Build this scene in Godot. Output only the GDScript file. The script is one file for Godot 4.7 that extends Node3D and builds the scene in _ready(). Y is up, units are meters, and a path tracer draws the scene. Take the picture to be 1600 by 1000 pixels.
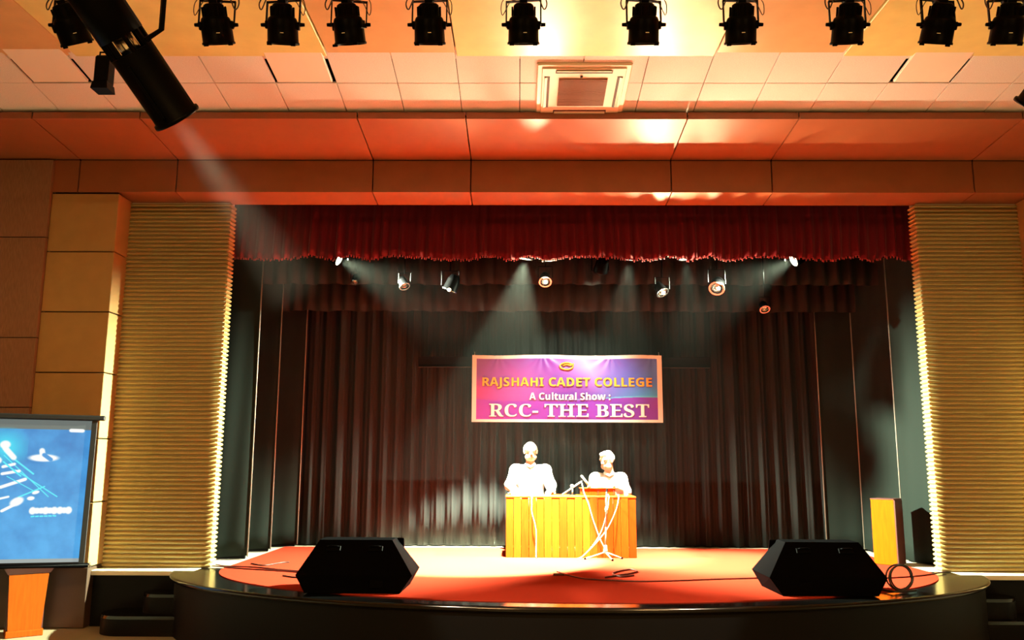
extends Node3D
# An auditorium stage: proscenium, curtains, apron, two people at a table, stage lights.

const XC := 0.583          # centre line of the stage
const ST := 0.56           # stage floor height
const ZP := -9.057         # front plane of the slatted walls
const ZF := -8.75          # fascia and column front
var M := {}
var taken := {}

# ---------------------------------------------------------------- names and tags
func numbered(called: String, parent: Node) -> String:
	var k := str(parent.get_instance_id()) + called
	taken[k] = taken.get(k, -1) + 1
	return called if taken[k] == 0 else "%s_%03d" % [called, taken[k]]

func tag(o: Node, label: String, category := "", group := "", kind := "") -> void:
	if label: o.set_meta("label", label)
	if category: o.set_meta("category", category)
	if group: o.set_meta("group", group)
	if kind: o.set_meta("kind", kind)

func thing(called: String, label: String, category: String, at := Vector3.ZERO, group := "", kind := "") -> Node3D:
	var o := Node3D.new()
	o.name = numbered(called, self)
	add_child(o)
	o.position = at
	tag(o, label, category, group, kind)
	return o

func part(called: String, mesh: Mesh, mat: Material, parent: Node, at := Vector3.ZERO, turn := Vector3.ZERO) -> MeshInstance3D:
	var o := MeshInstance3D.new()
	o.name = numbered(called, parent)
	o.mesh = mesh
	o.material_override = mat
	parent.add_child(o)
	o.position = at
	o.rotation = turn
	return o

# ---------------------------------------------------------------- materials
func mat(col: Color, rough := 0.7, metal := 0.0, spec := 0.5) -> StandardMaterial3D:
	var m := StandardMaterial3D.new()
	m.albedo_color = col
	m.roughness = rough
	m.metallic = metal
	m.metallic_specular = spec
	return m

func noise_tex(freq: float, lo: float, hi: float, oct := 4, stretch := Vector2.ONE, seed_ := 1, size := 256) -> ImageTexture:
	var n := FastNoiseLite.new()
	n.seed = seed_
	n.frequency = freq
	n.fractal_octaves = oct
	var im := Image.create(size, size, false, Image.FORMAT_RGB8)
	for y in size:
		for x in size:
			# blend over the seam so that the tile repeats
			var u := float(x) / size
			var v := float(y) / size
			var a := n.get_noise_2d(x * stretch.x, y * stretch.y)
			var b := n.get_noise_2d((x - size) * stretch.x, y * stretch.y)
			var c := n.get_noise_2d(x * stretch.x, (y - size) * stretch.y)
			var e := n.get_noise_2d((x - size) * stretch.x, (y - size) * stretch.y)
			var w := lerpf(lerpf(a, b, u), lerpf(c, e, u), v)
			var s := clampf(lerpf(lo, hi, 0.5 + w * 0.8), 0, 1)
			im.set_pixel(x, y, Color(s, s, s))
	im.generate_mipmaps()
	return ImageTexture.create_from_image(im)

func textured(m: StandardMaterial3D, t: Texture2D, scale: Vector3) -> StandardMaterial3D:
	m.albedo_texture = t
	m.uv1_triplanar = true
	m.uv1_world_triplanar = true
	m.uv1_scale = scale
	return m

func make_materials() -> void:
	var grain := noise_tex(0.03, 0.80, 1.0, 4, Vector2(6, 0.35), 3)
	var fine := noise_tex(0.12, 0.86, 1.0, 3, Vector2.ONE, 5)
	var patch := noise_tex(0.02, 0.93, 1.0, 5, Vector2.ONE, 7)
	var pile := noise_tex(0.35, 0.72, 1.0, 2, Vector2.ONE, 9)
	M.tile = textured(mat(Color(0.92, 0.92, 0.92), 0.85), fine, Vector3(3, 3, 3))
	M.diffuser = mat(Color(0.94, 0.91, 0.87), 0.4)
	M.panel_yellow = textured(mat(Color(0.90, 0.85, 0.56), 0.36), patch, Vector3(0.7, 0.7, 0.7))
	M.panel_tan = textured(mat(Color(0.84, 0.70, 0.50), 0.36), patch, Vector3(0.7, 0.7, 0.7))
	M.header = textured(mat(Color(0.58, 0.35, 0.22), 0.42), patch, Vector3(0.7, 0.7, 0.7))
	M.column = textured(mat(Color(0.68, 0.54, 0.33), 0.6), patch, Vector3(0.8, 0.8, 0.8))
	M.rib_wall = textured(mat(Color(0.62, 0.45, 0.34), 0.8), noise_tex(0.1, 0.75, 1.0, 2, Vector2(4, 0.15), 12), Vector3(2, 2, 2))
	M.slat = textured(mat(Color(0.68, 0.60, 0.37), 0.55), fine, Vector3(2, 2, 2))
	M.plaster = mat(Color(0.80, 0.78, 0.70), 0.8)
	M.deck = textured(mat(Color(0.74, 0.70, 0.62), 0.6), patch, Vector3(1, 1, 1))
	M.granite = mat(Color(0.035, 0.035, 0.035), 0.16)
	M.black_face = mat(Color(0.03, 0.028, 0.032), 0.5, 0, 0.25)
	M.carpet = textured(mat(Color(0.68, 0.22, 0.15), 1.0, 0, 0.0), pile, Vector3(2.5, 2.5, 2.5))
	M.hall_floor = textured(mat(Color(0.58, 0.54, 0.44), 0.35), patch, Vector3(0.6, 0.6, 0.6))
	M.base_panel = mat(Color(0.24, 0.17, 0.12), 0.5)  # darker brown for the lowest row of wall and column panels
	M.hall_wall = textured(mat(Color(0.42, 0.30, 0.22), 0.8), patch, Vector3(0.5, 0.5, 0.5))
	M.stage_black = mat(Color(0.05, 0.05, 0.055), 0.95, 0, 0.2)
	M.leg_cloth = textured(mat(Color(0.055, 0.09, 0.075), 0.9, 0, 0.3), fine, Vector3(3, 3, 3))
	M.drop_cloth = textured(mat(Color(0.115, 0.12, 0.12), 0.9, 0, 0.3), fine, Vector3(4, 4, 4))
	M.border_cloth = textured(mat(Color(0.10, 0.095, 0.09), 0.9, 0, 0.3), fine, Vector3(4, 4, 4))
	M.velvet = textured(mat(Color(0.38, 0.055, 0.12), 0.85, 0, 0.3), fine, Vector3(4, 4, 4))
	M.velvet.rim_enabled = true
	M.velvet.rim = 0.5
	M.fringe = mat(Color(0.62, 0.20, 0.22), 0.6)
	M.metal_black = mat(Color(0.012, 0.011, 0.014), 0.4, 0, 0.12)
	M.cab_black = textured(mat(Color(0.014, 0.012, 0.018), 0.8, 0, 0.1), pile, Vector3(6, 6, 6))
	M.chrome = mat(Color(0.85, 0.85, 0.85), 0.2, 1.0)
	M.lens_off = mat(Color(0.12, 0.12, 0.14), 0.08)
	M.cable = mat(Color(0.10, 0.07, 0.06), 0.5)
	M.cable_red = mat(Color(0.30, 0.09, 0.06), 0.5)
	M.cable_white = mat(Color(0.88, 0.86, 0.82), 0.5)  # microphone gear and cables carry their overexposed white as colour
	M.cable_grey = mat(Color(0.45, 0.43, 0.40), 0.5)
	M.wood_a = textured(mat(Color(0.70, 0.28, 0.05), 0.45, 0, 0.2), grain, Vector3(1.2, 1.2, 1.2))
	M.wood_b = textured(mat(Color(0.65, 0.25, 0.04), 0.45, 0, 0.2), grain, Vector3(1.1, 1.3, 1.1))
	M.wood_c = textured(mat(Color(0.73, 0.31, 0.06), 0.45, 0, 0.2), grain, Vector3(1.3, 1.1, 1.3))
	M.wood_lectern = textured(mat(Color(0.62, 0.28, 0.06), 0.55, 0, 0.15), grain, Vector3(1, 1, 1))
	M.wood_box = textured(mat(Color(0.74, 0.30, 0.01), 0.6, 0, 0.12), grain, Vector3(1, 1, 1))
	M.wood_dark = mat(Color(0.26, 0.11, 0.09), 0.5)
	M.shirt = mat(Color(0.93, 0.93, 0.91), 0.8)
	M.trousers = mat(Color(0.16, 0.17, 0.20), 0.8)
	M.skin = mat(Color(0.78, 0.58, 0.46), 0.5)
	M.hair = mat(Color(0.10, 0.08, 0.07), 0.55)
	M.hair_overlit = mat(Color(0.70, 0.68, 0.66), 0.6)  # pale tone paints the lamp light that washes out the hair
	M.eye = mat(Color(0.9, 0.9, 0.88), 0.2)
	M.white_plastic = mat(Color(0.90, 0.87, 0.80), 0.45)
	M.slot_dark = mat(Color(0.22, 0.14, 0.10), 0.7)
	M.grille = mat(Color(0.50, 0.40, 0.31), 0.6)
	M.paper = mat(Color(0.95, 0.95, 0.93), 0.8)
	M.screen_black = mat(Color(0.04, 0.04, 0.05), 0.7)

# ---------------------------------------------------------------- mesh building
func mb(smooth := false) -> SurfaceTool:
	var st := SurfaceTool.new()
	st.begin(Mesh.PRIMITIVE_TRIANGLES)
	st.set_smooth_group(0 if smooth else -1)
	return st

func tri(st: SurfaceTool, a: Vector3, b: Vector3, c: Vector3) -> void:   # counter-clockwise seen from outside
	st.add_vertex(a); st.add_vertex(c); st.add_vertex(b)

func quad(st: SurfaceTool, a: Vector3, b: Vector3, c: Vector3, d: Vector3) -> void:
	tri(st, a, b, c); tri(st, a, c, d)

func done(st: SurfaceTool) -> ArrayMesh:
	st.generate_normals()
	return st.commit()

func hexa(st: SurfaceTool, p: Array) -> void:
	# p: 0-3 bottom ring (x-,z+),(x+,z+),(x+,z-),(x-,z-); 4-7 the same above
	quad(st, p[0], p[1], p[5], p[4]); quad(st, p[1], p[2], p[6], p[5])
	quad(st, p[2], p[3], p[7], p[6]); quad(st, p[3], p[0], p[4], p[7])
	quad(st, p[4], p[5], p[6], p[7]); quad(st, p[3], p[2], p[1], p[0])

func box_to(st: SurfaceTool, a: Vector3, b: Vector3) -> void:
	hexa(st, [Vector3(a.x, a.y, b.z), Vector3(b.x, a.y, b.z), Vector3(b.x, a.y, a.z), Vector3(a.x, a.y, a.z),
		Vector3(a.x, b.y, b.z), Vector3(b.x, b.y, b.z), Vector3(b.x, b.y, a.z), Vector3(a.x, b.y, a.z)])

func cube(a: Vector3, b: Vector3) -> ArrayMesh:
	var st := mb()
	box_to(st, a, b)
	return done(st)

func bevel_into(st: SurfaceTool, s: Vector3, c: float, at := Vector3.ZERO) -> void:
	# a box of size s centred at `at`, its edges cut by c
	var h := s / 2
	var f := func(i: int, x: float, y: float, z: float) -> Vector3:
		var v := Vector3(x * h.x, y * h.y, z * h.z)
		for k in 3:
			if k != i: v[k] -= signf(v[k]) * c
		return v + at
	for k in 3:                                     # six faces
		for s1 in [-1.0, 1.0]:
			var q := []
			for e in [[-1.0, -1.0], [1.0, -1.0], [1.0, 1.0], [-1.0, 1.0]]:
				var v := Vector3.ZERO
				v[k] = s1; v[(k + 1) % 3] = e[0]; v[(k + 2) % 3] = e[1]
				q.append(f.call(k, v.x, v.y, v.z))
			if s1 > 0: quad(st, q[0], q[1], q[2], q[3])
			else: quad(st, q[3], q[2], q[1], q[0])
	for k in 3:                                     # twelve edges, along axis k
		var i := (k + 1) % 3
		var j := (k + 2) % 3
		for si in [-1.0, 1.0]:
			for sj in [-1.0, 1.0]:
				var p := Vector3.ZERO
				p[i] = si; p[j] = sj
				var lo := p; lo[k] = -1.0
				var hi := p; hi[k] = 1.0
				var a: Vector3 = f.call(i, lo.x, lo.y, lo.z)
				var b: Vector3 = f.call(j, lo.x, lo.y, lo.z)
				var d: Vector3 = f.call(i, hi.x, hi.y, hi.z)
				var e: Vector3 = f.call(j, hi.x, hi.y, hi.z)
				if si * sj > 0: quad(st, a, b, e, d)
				else: quad(st, b, a, d, e)
	for sx in [-1.0, 1.0]:
		for sy in [-1.0, 1.0]:
			for sz in [-1.0, 1.0]:
				var a: Vector3 = f.call(0, sx, sy, sz)
				var b: Vector3 = f.call(1, sx, sy, sz)
				var d: Vector3 = f.call(2, sx, sy, sz)
				if sx * sy * sz > 0: tri(st, a, b, d)
				else: tri(st, a, d, b)

func bevel(s: Vector3, c := 0.004, at := Vector3.ZERO) -> ArrayMesh:
	var st := mb()
	bevel_into(st, s, c, at)
	return done(st)

func lathe_into(st: SurfaceTool, prof: Array, seg := 20, xf := Transform3D.IDENTITY) -> void:
	# prof: Vector2(radius, y) from top to bottom, turned about y
	for i in prof.size() - 1:
		var a: Vector2 = prof[i]
		var b: Vector2 = prof[i + 1]
		for k in seg:
			var t0 := TAU * k / seg
			var t1 := TAU * (k + 1) / seg
			var c0 := Vector3(cos(t0), 0, -sin(t0))
			var c1 := Vector3(cos(t1), 0, -sin(t1))
			var p := xf * (c0 * a.x + Vector3.UP * a.y)
			var q := xf * (c1 * a.x + Vector3.UP * a.y)
			var r := xf * (c1 * b.x + Vector3.UP * b.y)
			var s := xf * (c0 * b.x + Vector3.UP * b.y)
			if b.x > 1e-6: tri(st, p, s, r)
			if a.x > 1e-6: tri(st, p, r, q)

func lathe(prof: Array, seg := 20, xf := Transform3D.IDENTITY, smooth := true) -> ArrayMesh:
	var st := mb(smooth)
	lathe_into(st, prof, seg, xf)
	return done(st)

func tube_into(st: SurfaceTool, pts: Array, r: float, seg := 8, r1 := -1.0) -> void:
	var n := pts.size()
	var side := Vector3.ZERO
	var rings := []
	for i in n:
		var d: Vector3 = (pts[mini(i + 1, n - 1)] - pts[maxi(i - 1, 0)]).normalized()
		if i == 0: side = d.cross(Vector3.UP if absf(d.y) < 0.9 else Vector3.RIGHT).normalized()
		else: side = (side - d * side.dot(d)).normalized()
		var up := side.cross(d).normalized()
		var rr := r if r1 < 0 else lerpf(r, r1, float(i) / (n - 1))
		var ring := []
		for k in seg:
			var t := TAU * k / seg
			ring.append(pts[i] + (side * cos(t) + up * sin(t)) * rr)
		rings.append(ring)
	for i in n - 1:
		for k in seg:
			var k1 := (k + 1) % seg
			quad(st, rings[i][k], rings[i + 1][k], rings[i + 1][k1], rings[i][k1])
	for k in range(1, seg - 1):
		tri(st, rings[0][0], rings[0][k], rings[0][k + 1])
		tri(st, rings[n - 1][0], rings[n - 1][k + 1], rings[n - 1][k])

func tube(pts: Array, r: float, seg := 8, smooth := true, r1 := -1.0) -> ArrayMesh:
	var st := mb(smooth)
	tube_into(st, pts, r, seg, r1)
	return done(st)

func curve(pts: Array, n := 8) -> Array:
	# Catmull-Rom through the points
	var out := []
	for i in pts.size() - 1:
		var a: Vector3 = pts[maxi(i - 1, 0)]
		var b: Vector3 = pts[i]
		var c: Vector3 = pts[i + 1]
		var d: Vector3 = pts[mini(i + 2, pts.size() - 1)]
		for k in n: out.append(b.cubic_interpolate(c, a, d, float(k) / n))
	out.append(pts[-1])
	return out

func prism(poly: PackedVector2Array, y0: float, y1: float, smooth_side := false) -> ArrayMesh:
	# poly in (x, z), counter-clockwise seen from above (z towards the viewer is down); raised from y0 to y1
	var st := mb()
	var tris := Geometry2D.triangulate_polygon(poly)
	for i in range(0, tris.size(), 3):
		var a := poly[tris[i]]
		var b := poly[tris[i + 1]]
		var c := poly[tris[i + 2]]
		var flip := (b - a).cross(c - a) > 0
		if flip:
			var s := b; b = c; c = s
		tri(st, Vector3(a.x, y1, a.y), Vector3(b.x, y1, b.y), Vector3(c.x, y1, c.y))
		tri(st, Vector3(a.x, y0, a.y), Vector3(c.x, y0, c.y), Vector3(b.x, y0, b.y))
	if smooth_side: st.set_smooth_group(1)
	var n := poly.size()
	var area := 0.0
	for i in n: area += poly[i].cross(poly[(i + 1) % n])
	for i in n:
		var a := poly[i]
		var b := poly[(i + 1) % n]
		if area > 0:
			var s := a; a = b; b = s
		quad(st, Vector3(a.x, y0, a.y), Vector3(b.x, y0, b.y), Vector3(b.x, y1, b.y), Vector3(a.x, y1, a.y))
	return done(st)

func convex(top: Array, bottom: Array) -> ArrayMesh:
	# two rings of equal size, counter-clockwise seen from above
	var st := mb()
	var n := top.size()
	for i in n:
		var j := (i + 1) % n
		quad(st, bottom[i], bottom[j], top[j], top[i])
	for i in range(1, n - 1):
		tri(st, top[0], top[i], top[i + 1])
		tri(st, bottom[0], bottom[i + 1], bottom[i])
	return done(st)

func cloth(x0: float, x1: float, nx: int, ny: int, fn: Callable) -> ArrayMesh:
	# fn(u, v) -> point; v runs down from the top; a sheet with a front and a back a few millimetres apart
	var st := mb(true)
	var rows := []
	for j in ny + 1:
		var row := []
		for i in nx + 1: row.append(fn.call(lerpf(x0, x1, float(i) / nx), float(j) / ny))
		rows.append(row)
	for j in ny:
		for i in nx:
			quad(st, rows[j + 1][i], rows[j + 1][i + 1], rows[j][i + 1], rows[j][i])
	var back := Vector3(0, 0, -0.006)
	for j in ny:
		for i in nx:
			quad(st, rows[j][i] + back, rows[j][i + 1] + back, rows[j + 1][i + 1] + back, rows[j + 1][i] + back)
	for i in nx:
		quad(st, rows[ny][i] + back, rows[ny][i + 1] + back, rows[ny][i + 1], rows[ny][i])
	return done(st)

func letters(text: String, width: float, height: float, depth: float, font: Font) -> TextMesh:
	var t := TextMesh.new()
	t.text = text
	t.font = font
	t.font_size = 64
	t.pixel_size = 0.01
	t.depth = depth
	t.curve_step = 1.0
	var a := t.get_aabb().size
	t.set_meta("fit", Vector3(width / a.x, height / a.y, 1.0))
	return t

# a field of tapered capsules joined smoothly, meshed as surface nets
func field(bones: Array, k: float, cell: float) -> ArrayMesh:
	var lo := Vector3.INF
	var hi := -Vector3.INF
	for b in bones:
		var r := maxf(b[2], b[3]) + k + cell * 2
		lo = lo.min(b[0] - Vector3.ONE * r).min(b[1] - Vector3.ONE * r)
		hi = hi.max(b[0] + Vector3.ONE * r).max(b[1] + Vector3.ONE * r)
	var nx := int((hi.x - lo.x) / cell) + 2
	var ny := int((hi.y - lo.y) / cell) + 2
	var nz := int((hi.z - lo.z) / cell) + 2
	var f := PackedFloat32Array()
	f.resize(nx * ny * nz)
	f.fill(9.0)
	for b in bones:
		var a: Vector3 = b[0]
		var e: Vector3 = b[1]
		var ra: float = b[2]
		var rb: float = b[3]
		var ab := e - a
		var l2 := maxf(ab.length_squared(), 1e-9)
		var r := maxf(ra, rb) + k + cell * 2
		var p0 := ((a.min(e) - Vector3.ONE * r) - lo) / cell
		var p1 := ((a.max(e) + Vector3.ONE * r) - lo) / cell
		for z in range(maxi(0, int(p0.z)), mini(nz, int(p1.z) + 1)):
			for y in range(maxi(0, int(p0.y)), mini(ny, int(p1.y) + 1)):
				for x in range(maxi(0, int(p0.x)), mini(nx, int(p1.x) + 1)):
					var p := lo + Vector3(x, y, z) * cell
					var t := clampf((p - a).dot(ab) / l2, 0, 1)
					var d := (p - a - ab * t).length() - lerpf(ra, rb, t)
					var at := (z * ny + y) * nx + x
					var o := f[at]
					var h := maxf(k - absf(o - d), 0) / k
					f[at] = minf(o, d) - h * h * k * 0.25
	var verts := PackedVector3Array()
	var index := PackedInt32Array()
	var cellv := PackedInt32Array()
	cellv.resize(nx * ny * nz)
	cellv.fill(-1)
	var off := [0, 1, nx, nx + 1, nx * ny, nx * ny + 1, nx * ny + nx, nx * ny + nx + 1]
	var edges := [[0, 1], [2, 3], [4, 5], [6, 7], [0, 2], [1, 3], [4, 6], [5, 7], [0, 4], [1, 5], [2, 6], [3, 7]]
	var cor := [Vector3(0, 0, 0), Vector3(1, 0, 0), Vector3(0, 1, 0), Vector3(1, 1, 0), Vector3(0, 0, 1), Vector3(1, 0, 1), Vector3(0, 1, 1), Vector3(1, 1, 1)]
	for z in nz - 1:
		for y in ny - 1:
			for x in nx - 1:
				var at := (z * ny + y) * nx + x
				if f[at] > cell * 3: continue
				var inside := 0
				for c in 8:
					if f[at + off[c]] < 0: inside += 1
				if inside == 0 or inside == 8: continue
				var s := Vector3.ZERO
				var n := 0
				for e in edges:
					var a := f[at + off[e[0]]]
					var b := f[at + off[e[1]]]
					if (a < 0) != (b < 0):
						s += cor[e[0]].lerp(cor[e[1]], a / (a - b))
						n += 1
				cellv[at] = verts.size()
				verts.append(lo + (Vector3(x, y, z) + s / n) * cell)
	var dx := 1
	var dy := nx
	var dz := nx * ny
	for z in range(1, nz - 1):
		for y in range(1, ny - 1):
			for x in range(1, nx - 1):
				var at := (z * ny + y) * nx + x
				var a := f[at] < 0
				for q in [[dx, dy, dz], [dy, dz, dx], [dz, dx, dy]]:
					if a == (f[at + q[0]] < 0): continue
					var v0 := cellv[at]
					var v1 := cellv[at - q[1]]
					var v2 := cellv[at - q[1] - q[2]]
					var v3 := cellv[at - q[2]]
					if v0 < 0 or v1 < 0 or v2 < 0 or v3 < 0: continue
					if a: index.append_array([v0, v2, v1, v0, v3, v2])
					else: index.append_array([v0, v1, v2, v0, v2, v3])
	var st := SurfaceTool.new()
	st.begin(Mesh.PRIMITIVE_TRIANGLES)
	st.set_smooth_group(0)
	for i in index: st.add_vertex(verts[i])
	st.generate_normals()
	st.index()
	return st.commit()

# ---------------------------------------------------------------- the scene
func _ready() -> void:
	var cam := Camera3D.new()
	cam.name = "camera"
	cam.fov = rad_to_deg(2.0 * atan(500.0 / 1300.0))
	cam.position = Vector3(0, 1.74, 0)
	cam.rotation_degrees = Vector3(9.274, 0.533, 0.239)
	cam.near = 0.05
	cam.far = 100.0
	add_child(cam)
	cam.current = true
	var env := Environment.new()
	env.background_mode = Environment.BG_COLOR
	env.background_color = Color.BLACK
	env.tonemap_mode = Environment.TONE_MAPPER_LINEAR
	env.tonemap_exposure = EXPOSURE
	env.sdfgi_enabled = true
	env.ssao_enabled = true
	env.ssil_enabled = true
	env.volumetric_fog_enabled = true
	env.volumetric_fog_density = 0.0
	var we := WorldEnvironment.new()
	we.name = "environment"
	we.environment = env
	add_child(we)
	make_materials()
	build_hall()
	build_header()
	build_ceiling()
	build_slat_walls()
	build_columns()
	build_stage()
	build_curtains()
	build_stage_lamps()
	build_hall_lamps()
	build_table()
	build_people()
	build_microphones()
	build_banner()
	build_monitors()
	build_screen()
	build_small()
	build_haze()

const EXPOSURE := 1.0

func build_hall() -> void:
	var f := thing("floor", "pale hall floor in front of the stage", "floor", Vector3.ZERO, "", "structure")
	part("slab", cube(Vector3(-8.2, -0.2, -9.0), Vector3(9.4, 0, 4.2)), M.hall_floor, f)
	var l := thing("wall_left", "brown side wall of the hall beyond the projection screen", "wall", Vector3.ZERO, "", "structure")
	part("wall_slab", cube(Vector3(-8.2, 0, -8.7), Vector3(-8.0, 5.7, 4.2)), M.hall_wall, l)
	var r := thing("wall_right", "brown side wall of the hall on the orange box's side", "wall", Vector3.ZERO, "", "structure")
	part("wall_slab", cube(Vector3(9.2, 0, -8.7), Vector3(9.4, 5.7, 4.2)), M.hall_wall, r)
	var b := thing("wall_back", "brown rear wall of the hall behind the audience", "wall", Vector3.ZERO, "", "structure")
	part("wall_slab", cube(Vector3(-8.0, 0, 4.0), Vector3(9.2, 5.7, 4.2)), M.hall_wall, b)
	# ribbed wall beside the left column, in panels
	for s in [-1.0, 1.0]:
		var w := thing("wall_front_left" if s < 0 else "wall_front_right", "ribbed brown wall panels outside the stacked column " + ("behind the projection screen" if s < 0 else "on the orange box's side"), "wall", Vector3.ZERO, "", "structure")
		var xa = XC + s * 5.717
		var xb = XC + s * 8.7
		var x0 := minf(xa, xb)
		var x1 := maxf(xa, xb)
		part("wall_slab", cube(Vector3(x0, 0, -9.3), Vector3(x1, 5.7, -8.76)), M.hall_wall, w)
		var ys := [0.0, 0.6, 1.4, 2.22, 2.96, 4.06, 4.94]
		for i in ys.size() - 1:
			for k in 3:
				var px0 := lerpf(x0, x1, k / 3.0) + 0.003
				var px1 := lerpf(x0, x1, (k + 1) / 3.0) - 0.003
				part("wall_panel", bevel(Vector3(px1 - px0, ys[i + 1] - ys[i] - 0.008, 0.05), 0.004), M.rib_wall if i > 0 else M.base_panel, w, Vector3((px0 + px1) / 2, (ys[i] + ys[i + 1]) / 2, -8.735))

var joints := [-7.2, -4.86, -3.78, -1.617, -0.54, 1.655, 2.755, 4.95, 6.03, 8.4]

func build_header() -> void:
	var h := thing("trim_1", "terracotta panelled header above the stage opening", "header", Vector3.ZERO, "", "structure")
	part("core", cube(Vector3(-8.0, 4.62, -9.3), Vector3(9.2, 5.7, -8.78)), M.stage_black, h)
	for i in joints.size() - 1:
		var a: float = joints[i] + 0.006
		var b: float = joints[i + 1] - 0.006
		var st := mb()
		# sloping soffit
		hexa(st, [Vector3(a, 5.035, -7.83), Vector3(b, 5.035, -7.83), Vector3(b, 4.953, -8.752), Vector3(a, 4.953, -8.752),
			Vector3(a, 5.07, -7.83), Vector3(b, 5.07, -7.83), Vector3(b, 4.99, -8.752), Vector3(a, 4.99, -8.752)])
		part("soffit_panel", done(st), M.header, h)
		part("lip", bevel(Vector3(b - a, 0.072, 0.02), 0.004, Vector3((a + b) / 2, 5.067, -7.815)), M.header, h)
		part("fascia_panel", bevel(Vector3(b - a, 0.362, 0.03), 0.004, Vector3((a + b) / 2, 4.767, ZF - 0.018)), M.header, h)
		st = mb()
		hexa(st, [Vector3(a, 4.583, ZF), Vector3(b, 4.583, ZF), Vector3(b, 4.552, -9.12), Vector3(a, 4.552, -9.12),
			Vector3(a, 4.615, ZF), Vector3(b, 4.615, ZF), Vector3(b, 4.60, -9.12), Vector3(a, 4.60, -9.12)])
		part("underside_panel", done(st), M.header, h)

func tile_y(z: float) -> float:
	return 5.1 + tan(deg_to_rad(8.0)) * (z + 8.0)

func build_ceiling() -> void:
	var c := thing("ceiling", "pale tiled ceiling strip above the header", "ceiling", Vector3.ZERO, "", "structure")
	part("roof_slab", cube(Vector3(-8.2, 5.7, -9.3), Vector3(9.4, 5.9, 4.2)), M.stage_black, c)
	var tile := bevel(Vector3(0.568, 0.02, 0.568), 0.003, Vector3(0, 0.01, 0))
	var turn := Vector3(deg_to_rad(-8.0), 0, 0)
	for row in 2:
		var z := -7.064 - 0.5685 * row
		for k in range(-13, 15):
			var x := -0.005 + 0.5745 * (k + 0.5)
			if row == 0 and (k == -4 or k == 6 or k == -8 or k == 10):
				var p := part("light_panel", bevel(Vector3(0.515, 0.03, 0.515), 0.004, Vector3(0, 0.005, 0)), M.diffuser, c, Vector3(x, tile_y(z), z), turn)
				p.set_meta("label", "unlit square light panel")
				continue
			part("ceiling_tile", tile, M.tile, c, Vector3(x, tile_y(z) + (0.002 if (k * 7 + row * 3) % 5 == 0 else 0.0), z), turn)
	# fillet that shuts the gap between the tiles and the reflector panels
	part("edge_strip", cube(Vector3(-8.0, 5.262, -7.0), Vector3(9.2, 5.7, -6.94)), M.tile, c)
	# flat reflector panels nearer the audience
	var r := thing("trim_2", "flat yellow and tan ceiling reflector panels over the light bar", "ceiling panels", Vector3.ZERO, "", "structure")
	var js := [-8.0, -5.12, -3.98, -1.718, -0.572, 1.725, 2.856, 5.15, 6.29, 9.2]
	for i in js.size() - 1:
		var narrow: bool = i % 2 == 1
		var zs := [-6.935, -3.4, 0.3, 4.0]
		for k in 3:
			part("reflector_panel", bevel(Vector3(js[i + 1] - js[i] - 0.012, 0.06, zs[k + 1] - zs[k] - 0.01), 0.005), M.panel_tan if narrow else M.panel_yellow, r,
				Vector3((js[i] + js[i + 1]) / 2, 5.25 + (0.038 if narrow else 0.03), (zs[k] + zs[k + 1]) / 2))
	build_aircon()

func build_aircon() -> void:
	var z := -7.45
	var t := thing("ceiling_air_conditioner", "square white cassette air conditioner set in the tiled ceiling", "air conditioner", Vector3(XC, tile_y(z) - 0.012, z))
	t.rotation.x = deg_to_rad(-8.0)
	part("frame", bevel(Vector3(0.865, 0.04, 0.865), 0.012, Vector3(0, 0.012, 0)), M.white_plastic, t)
	part("cover", bevel(Vector3(0.77, 0.014, 0.77), 0.006, Vector3(0, -0.012, 0)), M.white_plastic, t)
	var g := part("intake_grille", bevel(Vector3(0.45, 0.012, 0.46), 0.003, Vector3(0, -0.022, 0)), M.grille, t)
	for k in 22:
		part("louvre", bevel(Vector3(0.44, 0.006, 0.008), 0.001), M.grille, g, Vector3(0, -0.029, -0.215 + k * 0.0205))
	for k in 4:
		var a := PI / 2 * k
		var s := part("outlet_slot", bevel(Vector3(0.52, 0.012, 0.05), 0.002), M.slot_dark, t, Vector3(sin(a) * 0.335, -0.016, cos(a) * 0.335), Vector3(0, a, 0))
		part("outlet_flap", bevel(Vector3(0.50, 0.006, 0.028), 0.001), M.white_plastic, s, Vector3(0, -0.008, 0.012), Vector3(0.35, 0, 0))
	part("sensor", lathe([Vector2(0, 0), Vector2(0.012, 0), Vector2(0.012, -0.01), Vector2(0, -0.012)], 10), M.slot_dark, t, Vector3(-0.02, -0.018, 0.26))

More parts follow.
